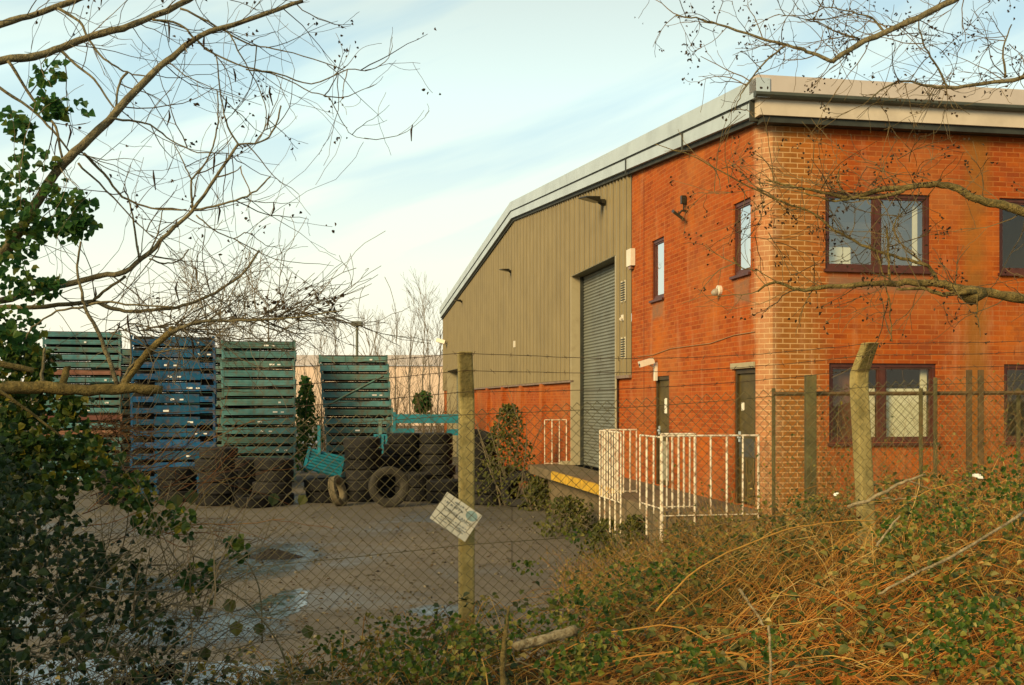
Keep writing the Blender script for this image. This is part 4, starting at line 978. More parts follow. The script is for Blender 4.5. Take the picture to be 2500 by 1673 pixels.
# right-hand tree limbs
RT = empty('overhanging_tree', (4.2, 5.0, 1.2), 'twiggy tree with small dark cones overhanging from the right edge', 'tree'); ro = RT.location
tr = MB(); limb(tr, [Vector((3.6, 4.9, 1.0)), Vector((3.55, 4.9, 2.6)), Vector((3.5, 4.85, 4.2)), Vector((3.3, 4.8, 5.4))], .13, .08, 10); tr.build('trunk', BARK, RT, off=ro, smooth=True)
def PR(l, z0): return [P(x, y, z0 + (q[0] if q else 0)) for x, y, *q in l]
rl = [
 (PR([(2560, -150), (2430, -60), (2326, 0), (2240, 45), (2157, 81), (2090, 112), (2032, 152)], 5.0), .019, .011),
 (PR([(2032, 152), (1980, 130), (1938, 115), (1850, 90), (1754, 61), (1700, 45), (1650, 38)], 5.0), .009, .003),
 (PR([(1915, 112), (1870, 150), (1825, 205), (1805, 240), (1790, 275)], 5.0), .005, .002),
 (PR([(2620, 160), (2500, 190), (2400, 205), (2315, 215), (2260, 208), (2190, 200), (2120, 245)], 5.2), .012, .003),
 (PR([(2315, 215), (2280, 150), (2253, 105), (2240, 40)], 5.2), .006, .003), (PR([(2455, 190), (2450, 120), (2470, 60)], 5.2), .006, .003),
 (PR([(2160, 78), (2130, 45), (2080, 30), (2000, 15)], 5.0), .006, .002), (PR([(2100, 95), (2050, 80), (1980, 50), (1900, 35)], 5.0), .004, .0015),
 (PR([(2640, 560), (2500, 517), (2432, 498), (2392, 490), (2338, 463), (2285, 450), (2218, 458), (2137, 466), (2084, 483), (2050, 482), (2017, 471), (1930, 455), (1870, 440)], 4.7), .0225, .0035),
 (PR([(2210, 462), (2170, 478), (2120, 485), (2085, 482), (2040, 490), (1960, 470)], 4.65), .009, .003),
 (PR([(2060, 478), (2045, 440), (2052, 410)], 4.7), .005, .0025),
 (PR([(2640, 736), (2500, 728), (2392, 712), (2330, 702), (2298, 693), (2218, 690), (2178, 693), (2084, 696), (2003, 703), (1950, 708), (1890, 690), (1850, 712)], 4.75), .024, .004),
 (PR([(2380, 712), (2300, 718), (2250, 705), (2190, 706)], 4.7), .012, .005),
 (PR([(2290, 690), (2265, 650), (2200, 630), (2120, 605), (2050, 570), (1980, 520), (1880, 480), (1780, 430), (1700, 385), (1600, 352)], 4.75), .0085, .0016),
 (PR([(2140, 610), (2160, 680), (2172, 750), (2178, 835)], 4.7), .0035, .0025), (PR([(2260, 650), (2180, 560), (2250, 470)], 4.75), .004, .002), (PR([(2175, 692), (2170, 640), (2165, 560)], 4.7), .006, .004),
 (PR([(2385, 715), (2386, 760), (2388, 800)], 4.7), .003, .002), (PR([(1790, 630), (1810, 655), (1850, 662), (1900, 690)], 4.75), .003, .002)]
for pts, a, c in rl:
    mb = MB(); limb(mb, pts, a, c, 7 if a > .008 else 5, 4, .004); mb.build('branch', BARKY if pts[0].z < 3.7 else BARK, RT, off=ro, smooth=True)
# knot where two boughs meet
mb = MB(); q = P(2370, 722, 4.74); mb.tube([q + Vector((-.05, 0, .01)), q, q + Vector((.06, 0, .015))], [.02, .045, .022], 8); mb.build('knot', BARKY, RT, off=ro, smooth=True)
r3 = random.Random(33); tw = MB(); cn = MB()
def cones3(pts, d, lvl):
    if r3.random() < .36:
        q = pts[-1]
        for _ in range(r3.randint(2, 5)):
            cn.leaf(q + rv(.028, r3), rv(1, r3) + Vector((0, 0, -.6)), rv(1, r3), r3.uniform(.010, .020), r3.uniform(.007, .012), .5)
for pts, a, c in rl:
    ln = sum((pts[i + 1] - pts[i]).length for i in range(len(pts) - 1))
    for _ in range(int(ln * (26 if pts[-1].z > 3.9 else 15))):
        i = r3.randint(0, len(pts) - 2); q = pts[i].lerp(pts[i + 1], r3.random())
        if q.x > 2.6: continue
        d = Vector((r3.uniform(-1, .4), r3.uniform(-.6, .6), r3.uniform(-.55, .8)))
        grow(tw, q, d, r3.uniform(.12, .36), r3.uniform(.0017, .0034), 1, r3, 6, .28, .0, 3, .6, .9, 3, .5, cones3, .0012)
for _ in range(46):   # fine twig cloud of dead leaf over the pale corner and top right
    x, y = r3.choice([(1760, 470), (1790, 420), (1840, 400), (1880, 470), (1950, 450), (2100, 420), (2200, 430), (2300, 100), (2400, 80), (2450, 150), (1830, 560), (1960, 640)])
    grow(tw, P(x + r3.uniform(-60, 60), y + r3.uniform(-45, 45), 4.75 + r3.uniform(-.2, .3)), rv(1, r3), r3.uniform(.15, .35), .0022, 1, r3, 6, .3, 0, 3, .6, .9, 3, .5, cones3, .0012)
tw.build('twigs', mat('ochre_twig', (.12, .085, .035), .85, .3, 12), RT, off=ro); tag(cn.build('cones', CONE, RT, off=ro), kind='stuff')

# ------------------------------------------------------------------ background trees
BTW = mat('pale_far_twigs', (.19, .165, .125), .9, .2, 2)
def bare_tree(name, x, Z, ht, rng, label, spread=.25, trunk=.09, nl=26, group='bare trees behind the yard', rm=.006, round_=False):
    ht *= 1.0 if round_ else .74
    p = D(x, HOR, Z); base = Vector((p.x, Z, 0)); o = empty(name, base, label, 'tree', group)
    t = MB(); pts = [Vector((0, 0, -.1))]; q = Vector((0, 0, 0))
    for i in range(7): q = q + Vector((rng.uniform(-.04, .04) * ht * .3, rng.uniform(-.04, .04) * ht * .3, ht / 7 * (.8 if round_ else 1))); pts.append(q.copy())
    t.tube(pts, [lerp(trunk, .012, i / 7) for i in range(8)], 6); t.build('trunk', BTW, o)
    c = MB()
    for k in range(nl):
        f_ = rng.uniform(.22, 1); i = min(6, int(f_ * 7)); s_ = pts[i].lerp(pts[i + 1], f_ * 7 - i if i < 6 else .5)
        a = rng.uniform(0, 6.28); d = Vector((math.cos(a) * spread * 2, math.sin(a) * spread * 2, 1))
        grow(c, s_, d, ht * rng.uniform(.16, .34), .016 if rm < .01 else .03, 2, rng, 5, .16, .05 if rm < .01 else .02, 4 if rm < .01 else 5, .55, .55, 3, .5, None, rm)
    c.build('crown', BTW, o); return o
r4 = random.Random(77)
bare_tree('bare_tree', 620, 64, 11.2, r4, 'rounded bare tree with dense twigs above the grey green stack', .55, .16, 27, rm=.0105, round_=True)
bare_tree('bare_tree', 500, 62, 10.0, r4, 'bare tree with hazy twigs above the blue stack', .5, .15, 30, rm=.0105, round_=True)
bare_tree('bare_tree', 390, 66, 9.0, r4, 'bare tree half hidden behind the top of the blue stack', .5, .15, 26, rm=.0105, round_=True)
for (x, ht, wd) in ((735, 8.2, 'thin bare sapling left of the lamp post'), (772, 7.2, 'thin bare sapling just left of the lamp post'), (846, 8.0, 'thin bare sapling right of the lamp post'), (868, 7.5, 'slender bare sapling over the leaning stack top corner'), (905, 8.3, 'forked bare sapling between lamp post and ivy clad stem'),
                   (938, 9.3, 'tall bare sapling left of the ivy clad stem'), (985, 9.2, 'tall bare sapling nearest the warehouse end'), (1004, 8.6, 'bare sapling touching the warehouse end corner'), (700, 5.5, 'small bare sapling in the gap between stacks')):
    bare_tree('bare_sapling', x, 56 + r4.uniform(-3, 3), ht, r4, wd, .16, .06, 11)
o = bare_tree('ivy_clad_sapling', 968, 55, 8.8, r4, 'bare sapling with a dark ivy clump on its lower stem', .16, .07, 10)
iv = MB(); ivy_cluster(iv, Vector((.0, -.1, 2.6)), .62, 260, r4, (.12, .24), (.7, .7, 1.0)); iv.build('ivy', IVY, o)
# ivy bush in the gap
def bush(name, x, Z, zt, wd, label, m, n, s, rng, cat='bush', group=None):
    p = D(x, HOR, Z); o = empty(name, (p.x, Z, 0), label, cat, group); c = MB()
    for _ in range(n):
        z = zt * rng.random() ** .8; rr_ = wd * (1 - .8 * (z / zt) ** 2.2) * rng.random() ** .6 * (1 + .8 * nz(z * 2, x)); a = rng.uniform(0, 6.28)
        q = Vector((rr_ * math.cos(a) + .25 * wd * nz(z * 1.5, 3, x), rr_ * math.sin(a), z)); L_ = rng.uniform(*s)
        c.leaf(q, rv(1, rng) + Vector((0, 0, .2)), Vector((0, -1, .4)) + rv(.5, rng), L_, L_ * rng.uniform(.5, .9))
    c.build('foliage', m, o)
    t = MB(); 
    for _ in range(9): grow(t, Vector((rng.uniform(-.3, .3) * wd, rng.uniform(-.3, .3) * wd, 0)), Vector((rng.uniform(-.5, .5), rng.uniform(-.4, .4), 1)), zt * .9, .02, 1, rng, 6, .12, .02, 3, .4, .6, 3, .4, None, .006)
    t.build('stems', TWIG, o); return o
bush('ivy_bush', 700, 41, 3.5, .62, 'dark ivy bush in the gap left of the leaning stack', IVY, 900, (.1, .2), r4)
OLF = leafmat('olive_shrub_leaf', [(0, (.04, .05, .008)), (.5, (.09, .10, .013)), (1, (.17, .15, .025))], .6)
bush('wall_shrub', 1162, 27.6, 2.5, .8, 'olive green shrub growing against the low brick wall', OLF, 1500, (.04, .11), r4)
bush('weed_clump', 1228, 26.2, .75, .55, 'weed clump at the foot of the wall left of the dock', OLF, 420, (.05, .12), r4)
bush('weed_clump', 1300, 21.3, .72, .75, 'low weeds growing under the yellow dock edge', OLF, 700, (.04, .1), r4)
bush('weed_clump', 1395, 18.3, .62, .6, 'low weeds below the dense dock railing', OLF, 560, (.04, .1), r4)
SCR = islandmat('scrub_twigs', [(0, (.07, .05, .028)), (1, (.17, .125, .075))], .9, 3)
sb = MB()
for _ in range(240):
    x = r4.uniform(640, 1040); Z = r4.uniform(48, 60); q = D(x, HOR, Z); q.z = 0
    grow(sb, q, Vector((r4.uniform(-.5, .5), r4.uniform(-.3, .3), 1)), r4.uniform(1.4, 3.6), .018, 1, r4, 6, .14, .03, 4, .5, .6, 3, .4, None, .006)
tag(sb.build('scrub', SCR), kind='stuff')
# far shed beyond the trees, haze put into its pale colours
fs = empty('hazed_far_shed', (-14, 120, 0), 'far shed with haze put into its pale pinkish colour', 'building')
b = MB(); b.box(-16, 34, 0, 30, 0, 6.6); b.build('wall', mat('haze_pink_wall', (.62, .47, .36), .8, .04, .2), fs)
b = MB(); b.poly([(-16.4, -.3, 6.62), (34.4, -.3, 6.62), (34.4, 15, 8.4), (-16.4, 15, 8.4)]); b.build('roof', mat('haze_pink_roof', (.60, .48, .38), .7, .04, .2), fs)
# lamp post
lp = empty('lamp_post', (D(817, 920, 52).x, 52, 0), 'lamp post with flat box head beyond the leaning stack', 'lamp post')
b = MB(); b.tube([(0, 0, 0), (0, 0, 6.2)], .065, 8); b.build('pole', mat('lamp_grey', (.12, .13, .10), .6, .15, 3), lp)
b = MB(); b.box(-.26, .26, -.2, .2, 6.2, 6.44); b.build('lamp_head', MATS['lamp_grey'], lp, bevel=.04)
# leaf heap in the puddle
hp = D(615, 1274, 18.0); hb = MB(); n1, n2 = 22, 10
for j in range(n2 + 1):
    for i in range(n1):
        a = 2 * math.pi * i / n1; rr_ = j / n2; k = 1 + .35 * nz(math.cos(a) * 1.5, math.sin(a) * 1.5, 4)
        hb.v.append((hp.x + .44 * rr_ * k * math.cos(a), 18.3 + .34 * rr_ * k * math.sin(a), .006 + .115 * (1 - rr_ ** 1.3) * (1 + .6 * nz(i * .6, j * .7, 2))))
for j in range(n2):
    for i in range(n1):
        a, c = j * n1 + i, j * n1 + (i + 1) % n1; hb.f.append((a, c, c + n1, a + n1))
o = hb.build('leaf_heap', mat('wet_leaf_mulch', (.016, .013, .009), .8, .5, 18, .8)); tag(o, 'dark wet heap of leaves sitting in the yard puddle', 'heap')

# ------------------------------------------------------------------ brambles on the bank
CAN = islandmat('bramble_canes', [(0, (.22, .10, .02)), (.4, (.42, .20, .034)), (.75, (.52, .30, .062)), (1, (.60, .43, .16))], .75)
CANR = islandmat('orange_canes', [(0, (.22, .06, .009)), (.5, (.45, .15, .018)), (1, (.58, .31, .065))], .7)
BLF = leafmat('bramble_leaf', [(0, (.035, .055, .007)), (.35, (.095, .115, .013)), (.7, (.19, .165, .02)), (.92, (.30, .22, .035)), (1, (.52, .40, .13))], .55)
DLF = leafmat('dead_leaf', [(0, (.14, .065, .015)), (.6, (.30, .145, .03)), (1, (.48, .32, .11))], .85, .15)
r5 = random.Random(101)
def cane(mb, x, y, az, ln, H, r, rng, leaves=None, pl=0.0, ls=(.03, .065), drop=0):
    z0 = ground_z(x, y); n = 10; pts = []; ph = rng.uniform(0, 9)
    for k in range(n + 1):
        t = k / n; px = x + math.cos(az) * ln * t + .10 * nz(t * 2.5, ph, 1) * ln; py = y + math.sin(az) * ln * t + .10 * nz(t * 2.5, ph, 5) * ln
        pz = z0 + H * (1 - (1 - min(1, t * 1.7)) ** 2) * (1 - .75 * max(0, t - .45) ** 1.3 * 1.6) + .04 * nz(t * 5, ph, 9)
        pts.append(Vector((px, py, max(pz, ground_z(px, py) + .01))))
    if min(p.y for p in pts) < 3.2: return
    mb.tube(pts, [lerp(r, r * .45, k / n) for k in range(n + 1)], 4 if r < .004 else 5, False)
    if leaves is not None:
        for k in range(2, n + 1):
            if rng.random() < pl:
                for s in range(rng.choice((1, 3, 3))):
                    dv = Vector((rng.uniform(-1, 1), rng.uniform(-1, .6), rng.uniform(-.3, .5))); L_ = rng.uniform(*ls)
                    q = pts[k] + dv.normalized() * .03
                    leaves.leaf(q, dv, Vector((rng.uniform(-.5, .5), -.5, 1)), L_, L_ * rng.uniform(.6, .85))
def green(x, y): return nz(x, y, 1.7, .95) + .45 * nz(x, y, 8.2, 2.6)
def pick_right(rng):
    y = rng.uniform(4.0, 10.6); xl = interp([(4, -.6), (5.5, -.7), (7, -.25), (8, .6), (9, 1.2), (10.6, 2.0)], y); xr = y * .52
    return rng.uniform(xl, xr), y
c1, l1, d1 = MB(), MB(), MB()
for _ in range(1150):
    x, y = pick_right(r5); g_ = green(x, y); H = max(.12, veg_top(x, y) - ground_z(x, y)) * r5.uniform(.45, 1.0)
    cane(c1, x, y, r5.uniform(0, 6.28) if r5.random() < .5 else r5.uniform(-.5, .6) + (math.pi if r5.random() < .3 else 0), r5.uniform(.4, 1.3), H, r5.uniform(.0018, .0042), r5, l1, max(0, min(.85, .22 + g_ * 1.5)))
for _ in range(3200):   # leaf cover in clumps
    x, y = pick_right(r5); g_ = green(x, y)
    if r5.random() > .5 + g_ * 2.2: continue
    zt = veg_top(x, y); z = lerp(ground_z(x, y), zt, r5.random() ** .6 * .95)
    for s in range(3):
        dv = Vector((r5.uniform(-1, 1), r5.uniform(-1, .5), r5.uniform(-.5, .4))); L_ = r5.uniform(.028, .062)
        l1.leaf(Vector((x, y, z)) + dv * .02, dv, Vector((r5.uniform(-.5, .5), -.6, 1)), L_, L_ * .72)
for _ in range(6500):   # brown dead leaf and stem filler through the thicket
    x, y = pick_right(r5); z = lerp(ground_z(x, y), veg_top(x, y), r5.random() ** 1.4 * .9)
    if r5.random() < .55:
        L_ = r5.uniform(.02, .05); d1.leaf(Vector((x, y, z)), rv(1, r5), Vector((0, -.6, 1)) + rv(.6, r5), L_, L_ * r5.uniform(.35, .8), .5)
    else:
        q = Vector((x, y, z)); dv = rv(1, r5); dv.z *= .6; e = dv.normalized() * r5.uniform(.08, .3); c1.tube([q, q + e * .5 + rv(.02, r5), q + e], [.0018, .0015, .001], 3, False)
# the tangle of orange canes, low right
c2 = MB()
for _ in range(420):
    x, y = r5.gauss(1.75, .42), r5.gauss(4.75, .45)
    if y < 3.9 or x < .6: continue
    H = max(.1, veg_top(x, y) - ground_z(x, y)) * r5.uniform(.4, .98)
    cane(c2, x - .35, y, r5.gauss(.15, .5) + (math.pi if r5.random() < .25 else 0), r5.uniform(.5, 1.5), H, .002 + .0048 * r5.random() ** 2.2, r5)
for _ in range(260):
    x, y = r5.gauss(2.1, .7), r5.uniform(4.6, 7.2); H = max(.1, veg_top(x, y) - ground_z(x, y)) * r5.uniform(.5, 1.02)
    cane(c2, x - .5, y, r5.gauss(.1, .45), r5.uniform(.7, 1.7), H, r5.uniform(.002, .004), r5)
tag(c1.build('bramble_stems', CAN), 'tangle of brown bramble stems over the bank', 'brambles', kind='stuff')
tag(l1.build('bramble_leaves', BLF), 'green bramble leaves growing over the bank', 'brambles', kind='stuff')
tag(d1.build('dead_leaves', DLF), 'brown dead leaves caught in the brambles', 'dead leaves', kind='stuff')
tag(c2.build('orange_stems', CANR), 'mound of arching orange brown canes', 'brambles', kind='stuff')
# centre and left: thin growth in front of the fence
c3, l3 = MB(), MB()
for _ in range(330):
    y = r5.uniform(4.2, 7.4); x = r5.uniform(-.46 * y, -.02 * y)
    if x < -.5 and r5.random() < .66: continue
    H = max(.15, veg_top(x, y) - ground_z(x, y)) * r5.uniform(.4, 1.15) + (.25 if r5.random() < .12 else 0)
    cane(c3, x, y, r5.uniform(0, 6.28), r5.uniform(.3, .85), H, r5.uniform(.0018, .004), r5, l3, .48, (.028, .06))
for _ in range(1500):
    y = r5.uniform(4.6, 7.6); x = r5.uniform(-.42 * y, 0)
    if x < -.8 and r5.random() < .7: continue
    z = lerp(ground_z(x, y), veg_top(x, y), r5.random() * .9); dv = rv(1, r5); L_ = r5.uniform(.025, .055); l3.leaf(Vector((x, y, z)), dv, Vector((0, -.6, 1)), L_, L_ * .75)
tag(c3.build('thin_stems', islandmat('dark_stems', [(0, (.05, .03, .012)), (1, (.16, .09, .03))])), 'thin dark stems in front of the fence', 'brambles', kind='stuff')
tag(l3.build('thin_leaves', leafmat('dark_olive_leaf', [(0, (.016, .036, .008)), (.5, (.045, .07, .014)), (.82, (.12, .11, .018)), (1, (.30, .22, .04))], .5)), 'dark leaves on thin stems in front of the fence', 'brambles', kind='stuff')  # darker olive tones than the bramble leaves
# ivy hedge low left
hb, hs = MB(), MB()
for _ in range(9500):
    y = r5.uniform(4.0, 5.9); u = r5.random(); x = lerp(-.50, -.25, u ** 1.9) * y
    if nz(x * 2.2, y * 2.2, 6) < -.22 - .25 * (x / y + .5) and x / y > -.44: continue
    zt = interp([(-.5, 2.5), (-.43, 2.3), (-.39, 2.0), (-.35, 1.75), (-.30, 1.5), (-.25, 1.2)], x / y) + .34 * nz(x * 3, y * 3, 2)
    z = lerp(ground_z(x, y), zt, r5.random() ** .75); L_ = r5.uniform(.018, .046)
    if z < 1.62 and x / y > -.455 and r5.random() < .8: continue
    hb.leaf(Vector((x, y, z)), Vector((r5.uniform(-1, 1), r5.uniform(-1, .3), r5.uniform(-1, .3))), Vector((r5.uniform(-.5, .5), -1, .8)), L_, L_ * r5.uniform(.6, .95))
for _ in range(300):
    y = r5.uniform(4.1, 5.9); x = lerp(-.48, -.27, r5.random()) * y
    grow(hs, Vector((x, y, lerp(ground_z(x, y), 1.9, r5.random()))), Vector((r5.uniform(-.2, 1), r5.uniform(-.4, .3), r5.uniform(-.3, .7))), r5.uniform(.25, .7), .0035, 1, r5, 7, .2, 0, 2, .6, .7, 3, .4, None, .0014)
tag(hb.build('ivy_hedge', HIV), 'ivy and bramble mass, shade put into its colour, filling the lower left', 'ivy', kind='stuff')
tag(hs.build('hedge_twigs', TWIG), 'dark twigs poking out of the ivy mass', 'twigs', kind='stuff')
# single sticks, log, litter
def stick(name, pts, a, c, m, label, cat):
    mb = MB(); limb(mb, pts, a * .85, c * .85, 8, 5, .0035 if a > .005 else .002); o = mb.build(name, m, off=pts[0], smooth=True); return tag(o, label, cat)
PW = mat('pale_birch_bark', (.30, .235, .12), .9, .35, 26, .8, c2=(.44, .36, .21), dirt=(.11, .07, .025), dscale=34, damt=.85, bscale=90)
bb = empty('fallen_branch', D(1940, 1160, 6.4), 'pale forked branch lying on the brambles below the leaning post', 'branch')
for pts, a, c in (([(1938, 1160), (1985, 1146), (2040, 1118), (2075, 1100), (2118, 1087)], .015, .008), ([(2078, 1100), (2110, 1112), (2130, 1120)], .006, .004), ([(2020, 1140), (2060, 1142), (2100, 1136)], .006, .004)):
    mb = MB(); limb(mb, [D(x, y, 6.4) for x, y in pts], a * .8, c * .8, 7, 5, .005); mb.build('stem', PW, bb, off=bb.location, smooth=True)
stick('cut_log', [D(1177, 1482, 5.3), D(1235, 1466, 5.35), D(1318, 1443, 5.4)], .028, .034, PW, 'pale cut log lying in the brambles at the bottom', 'log')
stick('broken_stem', [D(1150, 1585, 4.7), D(1152, 1500, 4.75), D(1158, 1440, 4.75), D(1166, 1386, 4.8)], .018, .006, BARKY, 'upright broken brown stem below the white sign', 'stem')
stick('bare_stick', [D(1764, 1580, 4.6), D(1762, 1500, 4.6), D(1759, 1432, 4.65)], .0075, .006, PW, 'upright pale stick among the orange canes', 'stick')
stick('bare_stick', [D(1692, 1350, 4.9), D(1722, 1392, 4.9), D(1748, 1432, 4.85)], .008, .006, PW, 'short pale stick slanting down to the upright pale stick', 'stick')
stick('fallen_stick', [D(2010, 1360, 5.0), D(2085, 1318, 5.0), D(2200, 1262, 5.1), D(2345, 1170, 5.3)], .007, .009, PW, 'long pale stick running up to the right edge', 'stick')
stick('fallen_stick', [D(2005, 1250, 5.6), D(2035, 1210, 5.6), D(2060, 1180, 5.6)], .008, .005, PW, 'short pale stick leaning on the brambles under the forked branch', 'stick')
stick('arching_cane', [D(1500, 1400, 5.2), D(1600, 1300, 5.3), D(1760, 1225, 5.5), D(1880, 1198, 5.6), D(2010, 1190, 5.7)], .006, .003, CAN, 'long arching tan cane over the brambles on the right', 'cane')
stick('leaning_cane', [D(430, 1210, 6.0), D(470, 1130, 6.0), D(540, 1090, 6.0)], .004, .002, BARKY, 'thin cane in front of the fence below the blue stillages', 'cane')
stick('bramble_cane', [D(690, 1600, 5.6), D(640, 1480, 5.7), D(575, 1390, 5.8), D(490, 1330, 5.8), D(430, 1300, 5.7)], .007, .004, BARK, 'brown bramble cane arching up in front of the left fence panel', 'cane')
stick('bramble_cane', [D(600, 1470, 5.9), D(598, 1380, 5.9), D(580, 1310, 5.9), D(545, 1265, 5.9)], .006, .004, BARK, 'green bramble cane rising past the dark leaf heap', 'cane')
stick('bramble_cane', [D(-20, 1440, 4.8), D(120, 1432, 4.9), D(230, 1400, 5.0), D(330, 1350, 5.1), D(420, 1290, 5.2)], .007, .004, BARKY, 'tan bramble cane rising across the ivy in the lower left', 'cane')
lf = MB(); ll = MB()
for (x, y, Z) in ((405, 1130, 5.6), (440, 1120, 5.6), (520, 1370, 5.7), (455, 1385, 5.6), (540, 1420, 5.7), (590, 1425, 5.7), (470, 1480, 5.6), (630, 1128, 6.0), (698, 1132, 6.0), (700, 1430, 5.8)):
    q = D(x, y, Z); L_ = R.uniform(.055, .085); lf.leaf(q, Vector((R.uniform(-.5, .5), -.2, -1)), Vector((.2, -1, .2)), L_, L_ * .85, .1)
tag(lf.build('round_leaves', leafmat('round_leaf', [(0, (.03, .05, .01)), (.6, (.09, .10, .02)), (1, (.20, .18, .035))], .5)), 'large round olive leaves hanging in front of the fence', 'leaves', kind='stuff')
def scrap(x, y, Z, s, label):
    q = D(x, y, Z); b = MB()
    for k in range(5):
        a = q + rv(s * .5); b.hexa([a + Vector(v) * s for v in ((-.5, -.3, -.2), (.4, -.35, -.25), (.5, .3, -.2), (-.4, .3, -.15), (-.35, -.2, .15), (.3, -.25, .22), (.35, .2, .12), (-.3, .25, .2))])
    o = b.build('litter_scrap', WHT, off=q); tag(o, label, 'litter', 'white litter in the brambles')
scrap(2238, 1092, 6.6, .035, 'white plastic scrap on top of the brambles at the right')
scrap(1914, 1130, 6.9, .018, 'small white scrap in the brambles left of the forked branch')

# tall thin weeds against the front wall and in front of the dock
TW2 = islandmat('dry_weed_stems', [(0, (.16, .08, .022)), (.6, (.28, .15, .04)), (1, (.40, .26, .09))], .85)
wb, wlv = MB(), MB()
def cb_w(pts, d, lvl):
    for q in pts[2::2]:
        if r5.random() < .4: L_ = r5.uniform(.02, .05); wlv.leaf(q, rv(1, r5), Vector((0, -.6, 1)), L_, L_ * .6)
for _ in range(420):
    y = r5.uniform(8.6, 13.4); x = r5.uniform(.20, .53) * y
    if x < 2.0: continue
    z = ground_z(x, y); q = Vector((x, y, z)); top = interp([(2, 1.5), (3.2, 1.95), (4.5, 2.15), (6, 2.4)], x) * r5.uniform(.75, 1.06)
    grow(wb, q, Vector((r5.uniform(-.35, .35), r5.uniform(-.2, .2), 1)), max(.3, top - z), .003, 1, r5, 7, .14, .02, 4, .4, .7, 3, .4, cb_w, .0013)
for _ in range(800):
    y = r5.uniform(12.6, 15.4); x = r5.uniform(.7, 3.7)
    q = Vector((x, y, 0)); top = interp([(1.0, .45), (1.7, .7), (2.4, 1.0), (3.7, 1.1)], x) * r5.uniform(.6, 1.05)
    grow(wb, q, Vector((r5.uniform(-.5, .5), r5.uniform(-.3, .3), 1)), top, .004, 1, r5, 6, .2, .0, 4, .5, .8, 3, .4, cb_w, .002)
tag(wb.build('dry_weeds', TW2), 'dry brown weed stems in front of the brick wall and dock', 'weeds', kind='stuff')
tag(wlv.build('weed_leaves', BLF), 'small olive leaves on the dry weeds', 'weeds', kind='stuff')
# unseen evergreen added outside the frame at the left to shade the near bank
ht = empty('added_shade_tree', (-4.6, 1.2, .9), 'unseen evergreen added left of the viewpoint to shade the near bank', 'tree'); hc = MB()
for _ in range(5200):
    o = rv(1, r5)
    while o.length > 1: o = rv(1, r5)
    if nz(o.x * 2, o.y * 2, o.z * 2) < -.28: continue
    hc.leaf(Vector((o.x * 1.6, o.y * 1.9, 1.9 + o.z * 1.7)), rv(1, r5), rv(1, r5), r5.uniform(.10, .17), r5.uniform(.07, .12))
hc.build('crown', IVY, ht); t_ = MB(); t_.tube([(0, 0, -.1), (.05, 0, 1.5), (0, .05, 3.2)], [.11, .09, .04], 8); t_.build('trunk', BARK, ht)
# hedge line and bare trees closing the far side of the yard on the left
hm = MB(); hl = MB()
for _ in range(420):
    x = r4.uniform(-40, 640); Z = r4.uniform(46, 58); q = D(x, HOR, Z); q.z = 0
    grow(hm, q, Vector((r4.uniform(-.5, .5), r4.uniform(-.3, .3), 1)), r4.uniform(2.2, 4.6), .02, 1, r4, 6, .14, .03, 4, .5, .6, 3, .4, None, .007)
    for _k in range(10): L_ = r4.uniform(.14, .3); hl.leaf(q + Vector((r4.uniform(-.8, .8), r4.uniform(-.5, .5), r4.uniform(0, 3.0))), rv(1, r4), rv(1, r4), L_, L_ * .7)
tag(hm.build('scrub', SCR), kind='stuff'); tag(hl.build('far_undergrowth', OLF), kind='stuff')

bush('weed_clump', 1455, 16.6, .85, .7, 'tall brown weed clump beside the dense dock railing', OLF, 800, (.03, .08), r4)
# rusty dead brush and climbing ivy at the left
db = MB()
for _ in range(64):
    q = D(r5.uniform(190, 300), r5.uniform(960, 1045), r5.uniform(5.0, 5.4))
    grow(db, q, Vector((r5.uniform(-.2, 1), r5.uniform(-.4, .4), r5.uniform(-.25, .35))), r5.uniform(.07, .2), .0026, 1, r5, 6, .25, 0, 3, .6, .8, 3, .5, None, .0013)
for _ in range(26):
    q = D(r5.uniform(150, 420), r5.uniform(1050, 1260), r5.uniform(5.0, 5.8))
    grow(db, q, Vector((r5.uniform(.1, 1), r5.uniform(-.4, .4), r5.uniform(-.1, .6))), r5.uniform(.25, .6), .0032, 1, r5, 7, .2, 0, 3, .6, .8, 3, .5, None, .0013)
tag(db.build('dead_brush', islandmat('rusty_brush', [(0, (.13, .05, .018)), (.6, (.24, .10, .03)), (1, (.34, .20, .07))])), 'rusty brown dead brush above the ivy in front of the blue stillages', 'brush', kind='stuff')
ci = MB()
for (x, y, r, n) in ((20, 770, .10, 70), (60, 815, .10, 80), (95, 830, .07, 50), (30, 860, .13, 110), (100, 880, .09, 70), (170, 915, .07, 40), (150, 935, .05, 30), (40, 925, .12, 110), (60, 990, .15, 160), (150, 1010, .13, 130), (20, 1060, .16, 170), (230, 1060, .12, 100), (120, 1090, .17, 190), (300, 1120, .10, 70), (350, 1180, .09, 50), (420, 1190, .08, 36), (450, 1330, .10, 40), (540, 1250, .06, 18)):
    ivy_cluster(ci, D(x, y, 4.85), r, n, r5, (.018, .045))
tag(ci.build('climbing_ivy', leafmat('climbing_ivy_leaf', [(0, (.014, .045, .010)), (.5, (.04, .095, .015)), (.82, (.10, .14, .016)), (1, (.30, .24, .02))], .5, .35)), 'bright green ivy shoots climbing at the left edge in front of the stillages', 'ivy', kind='stuff')

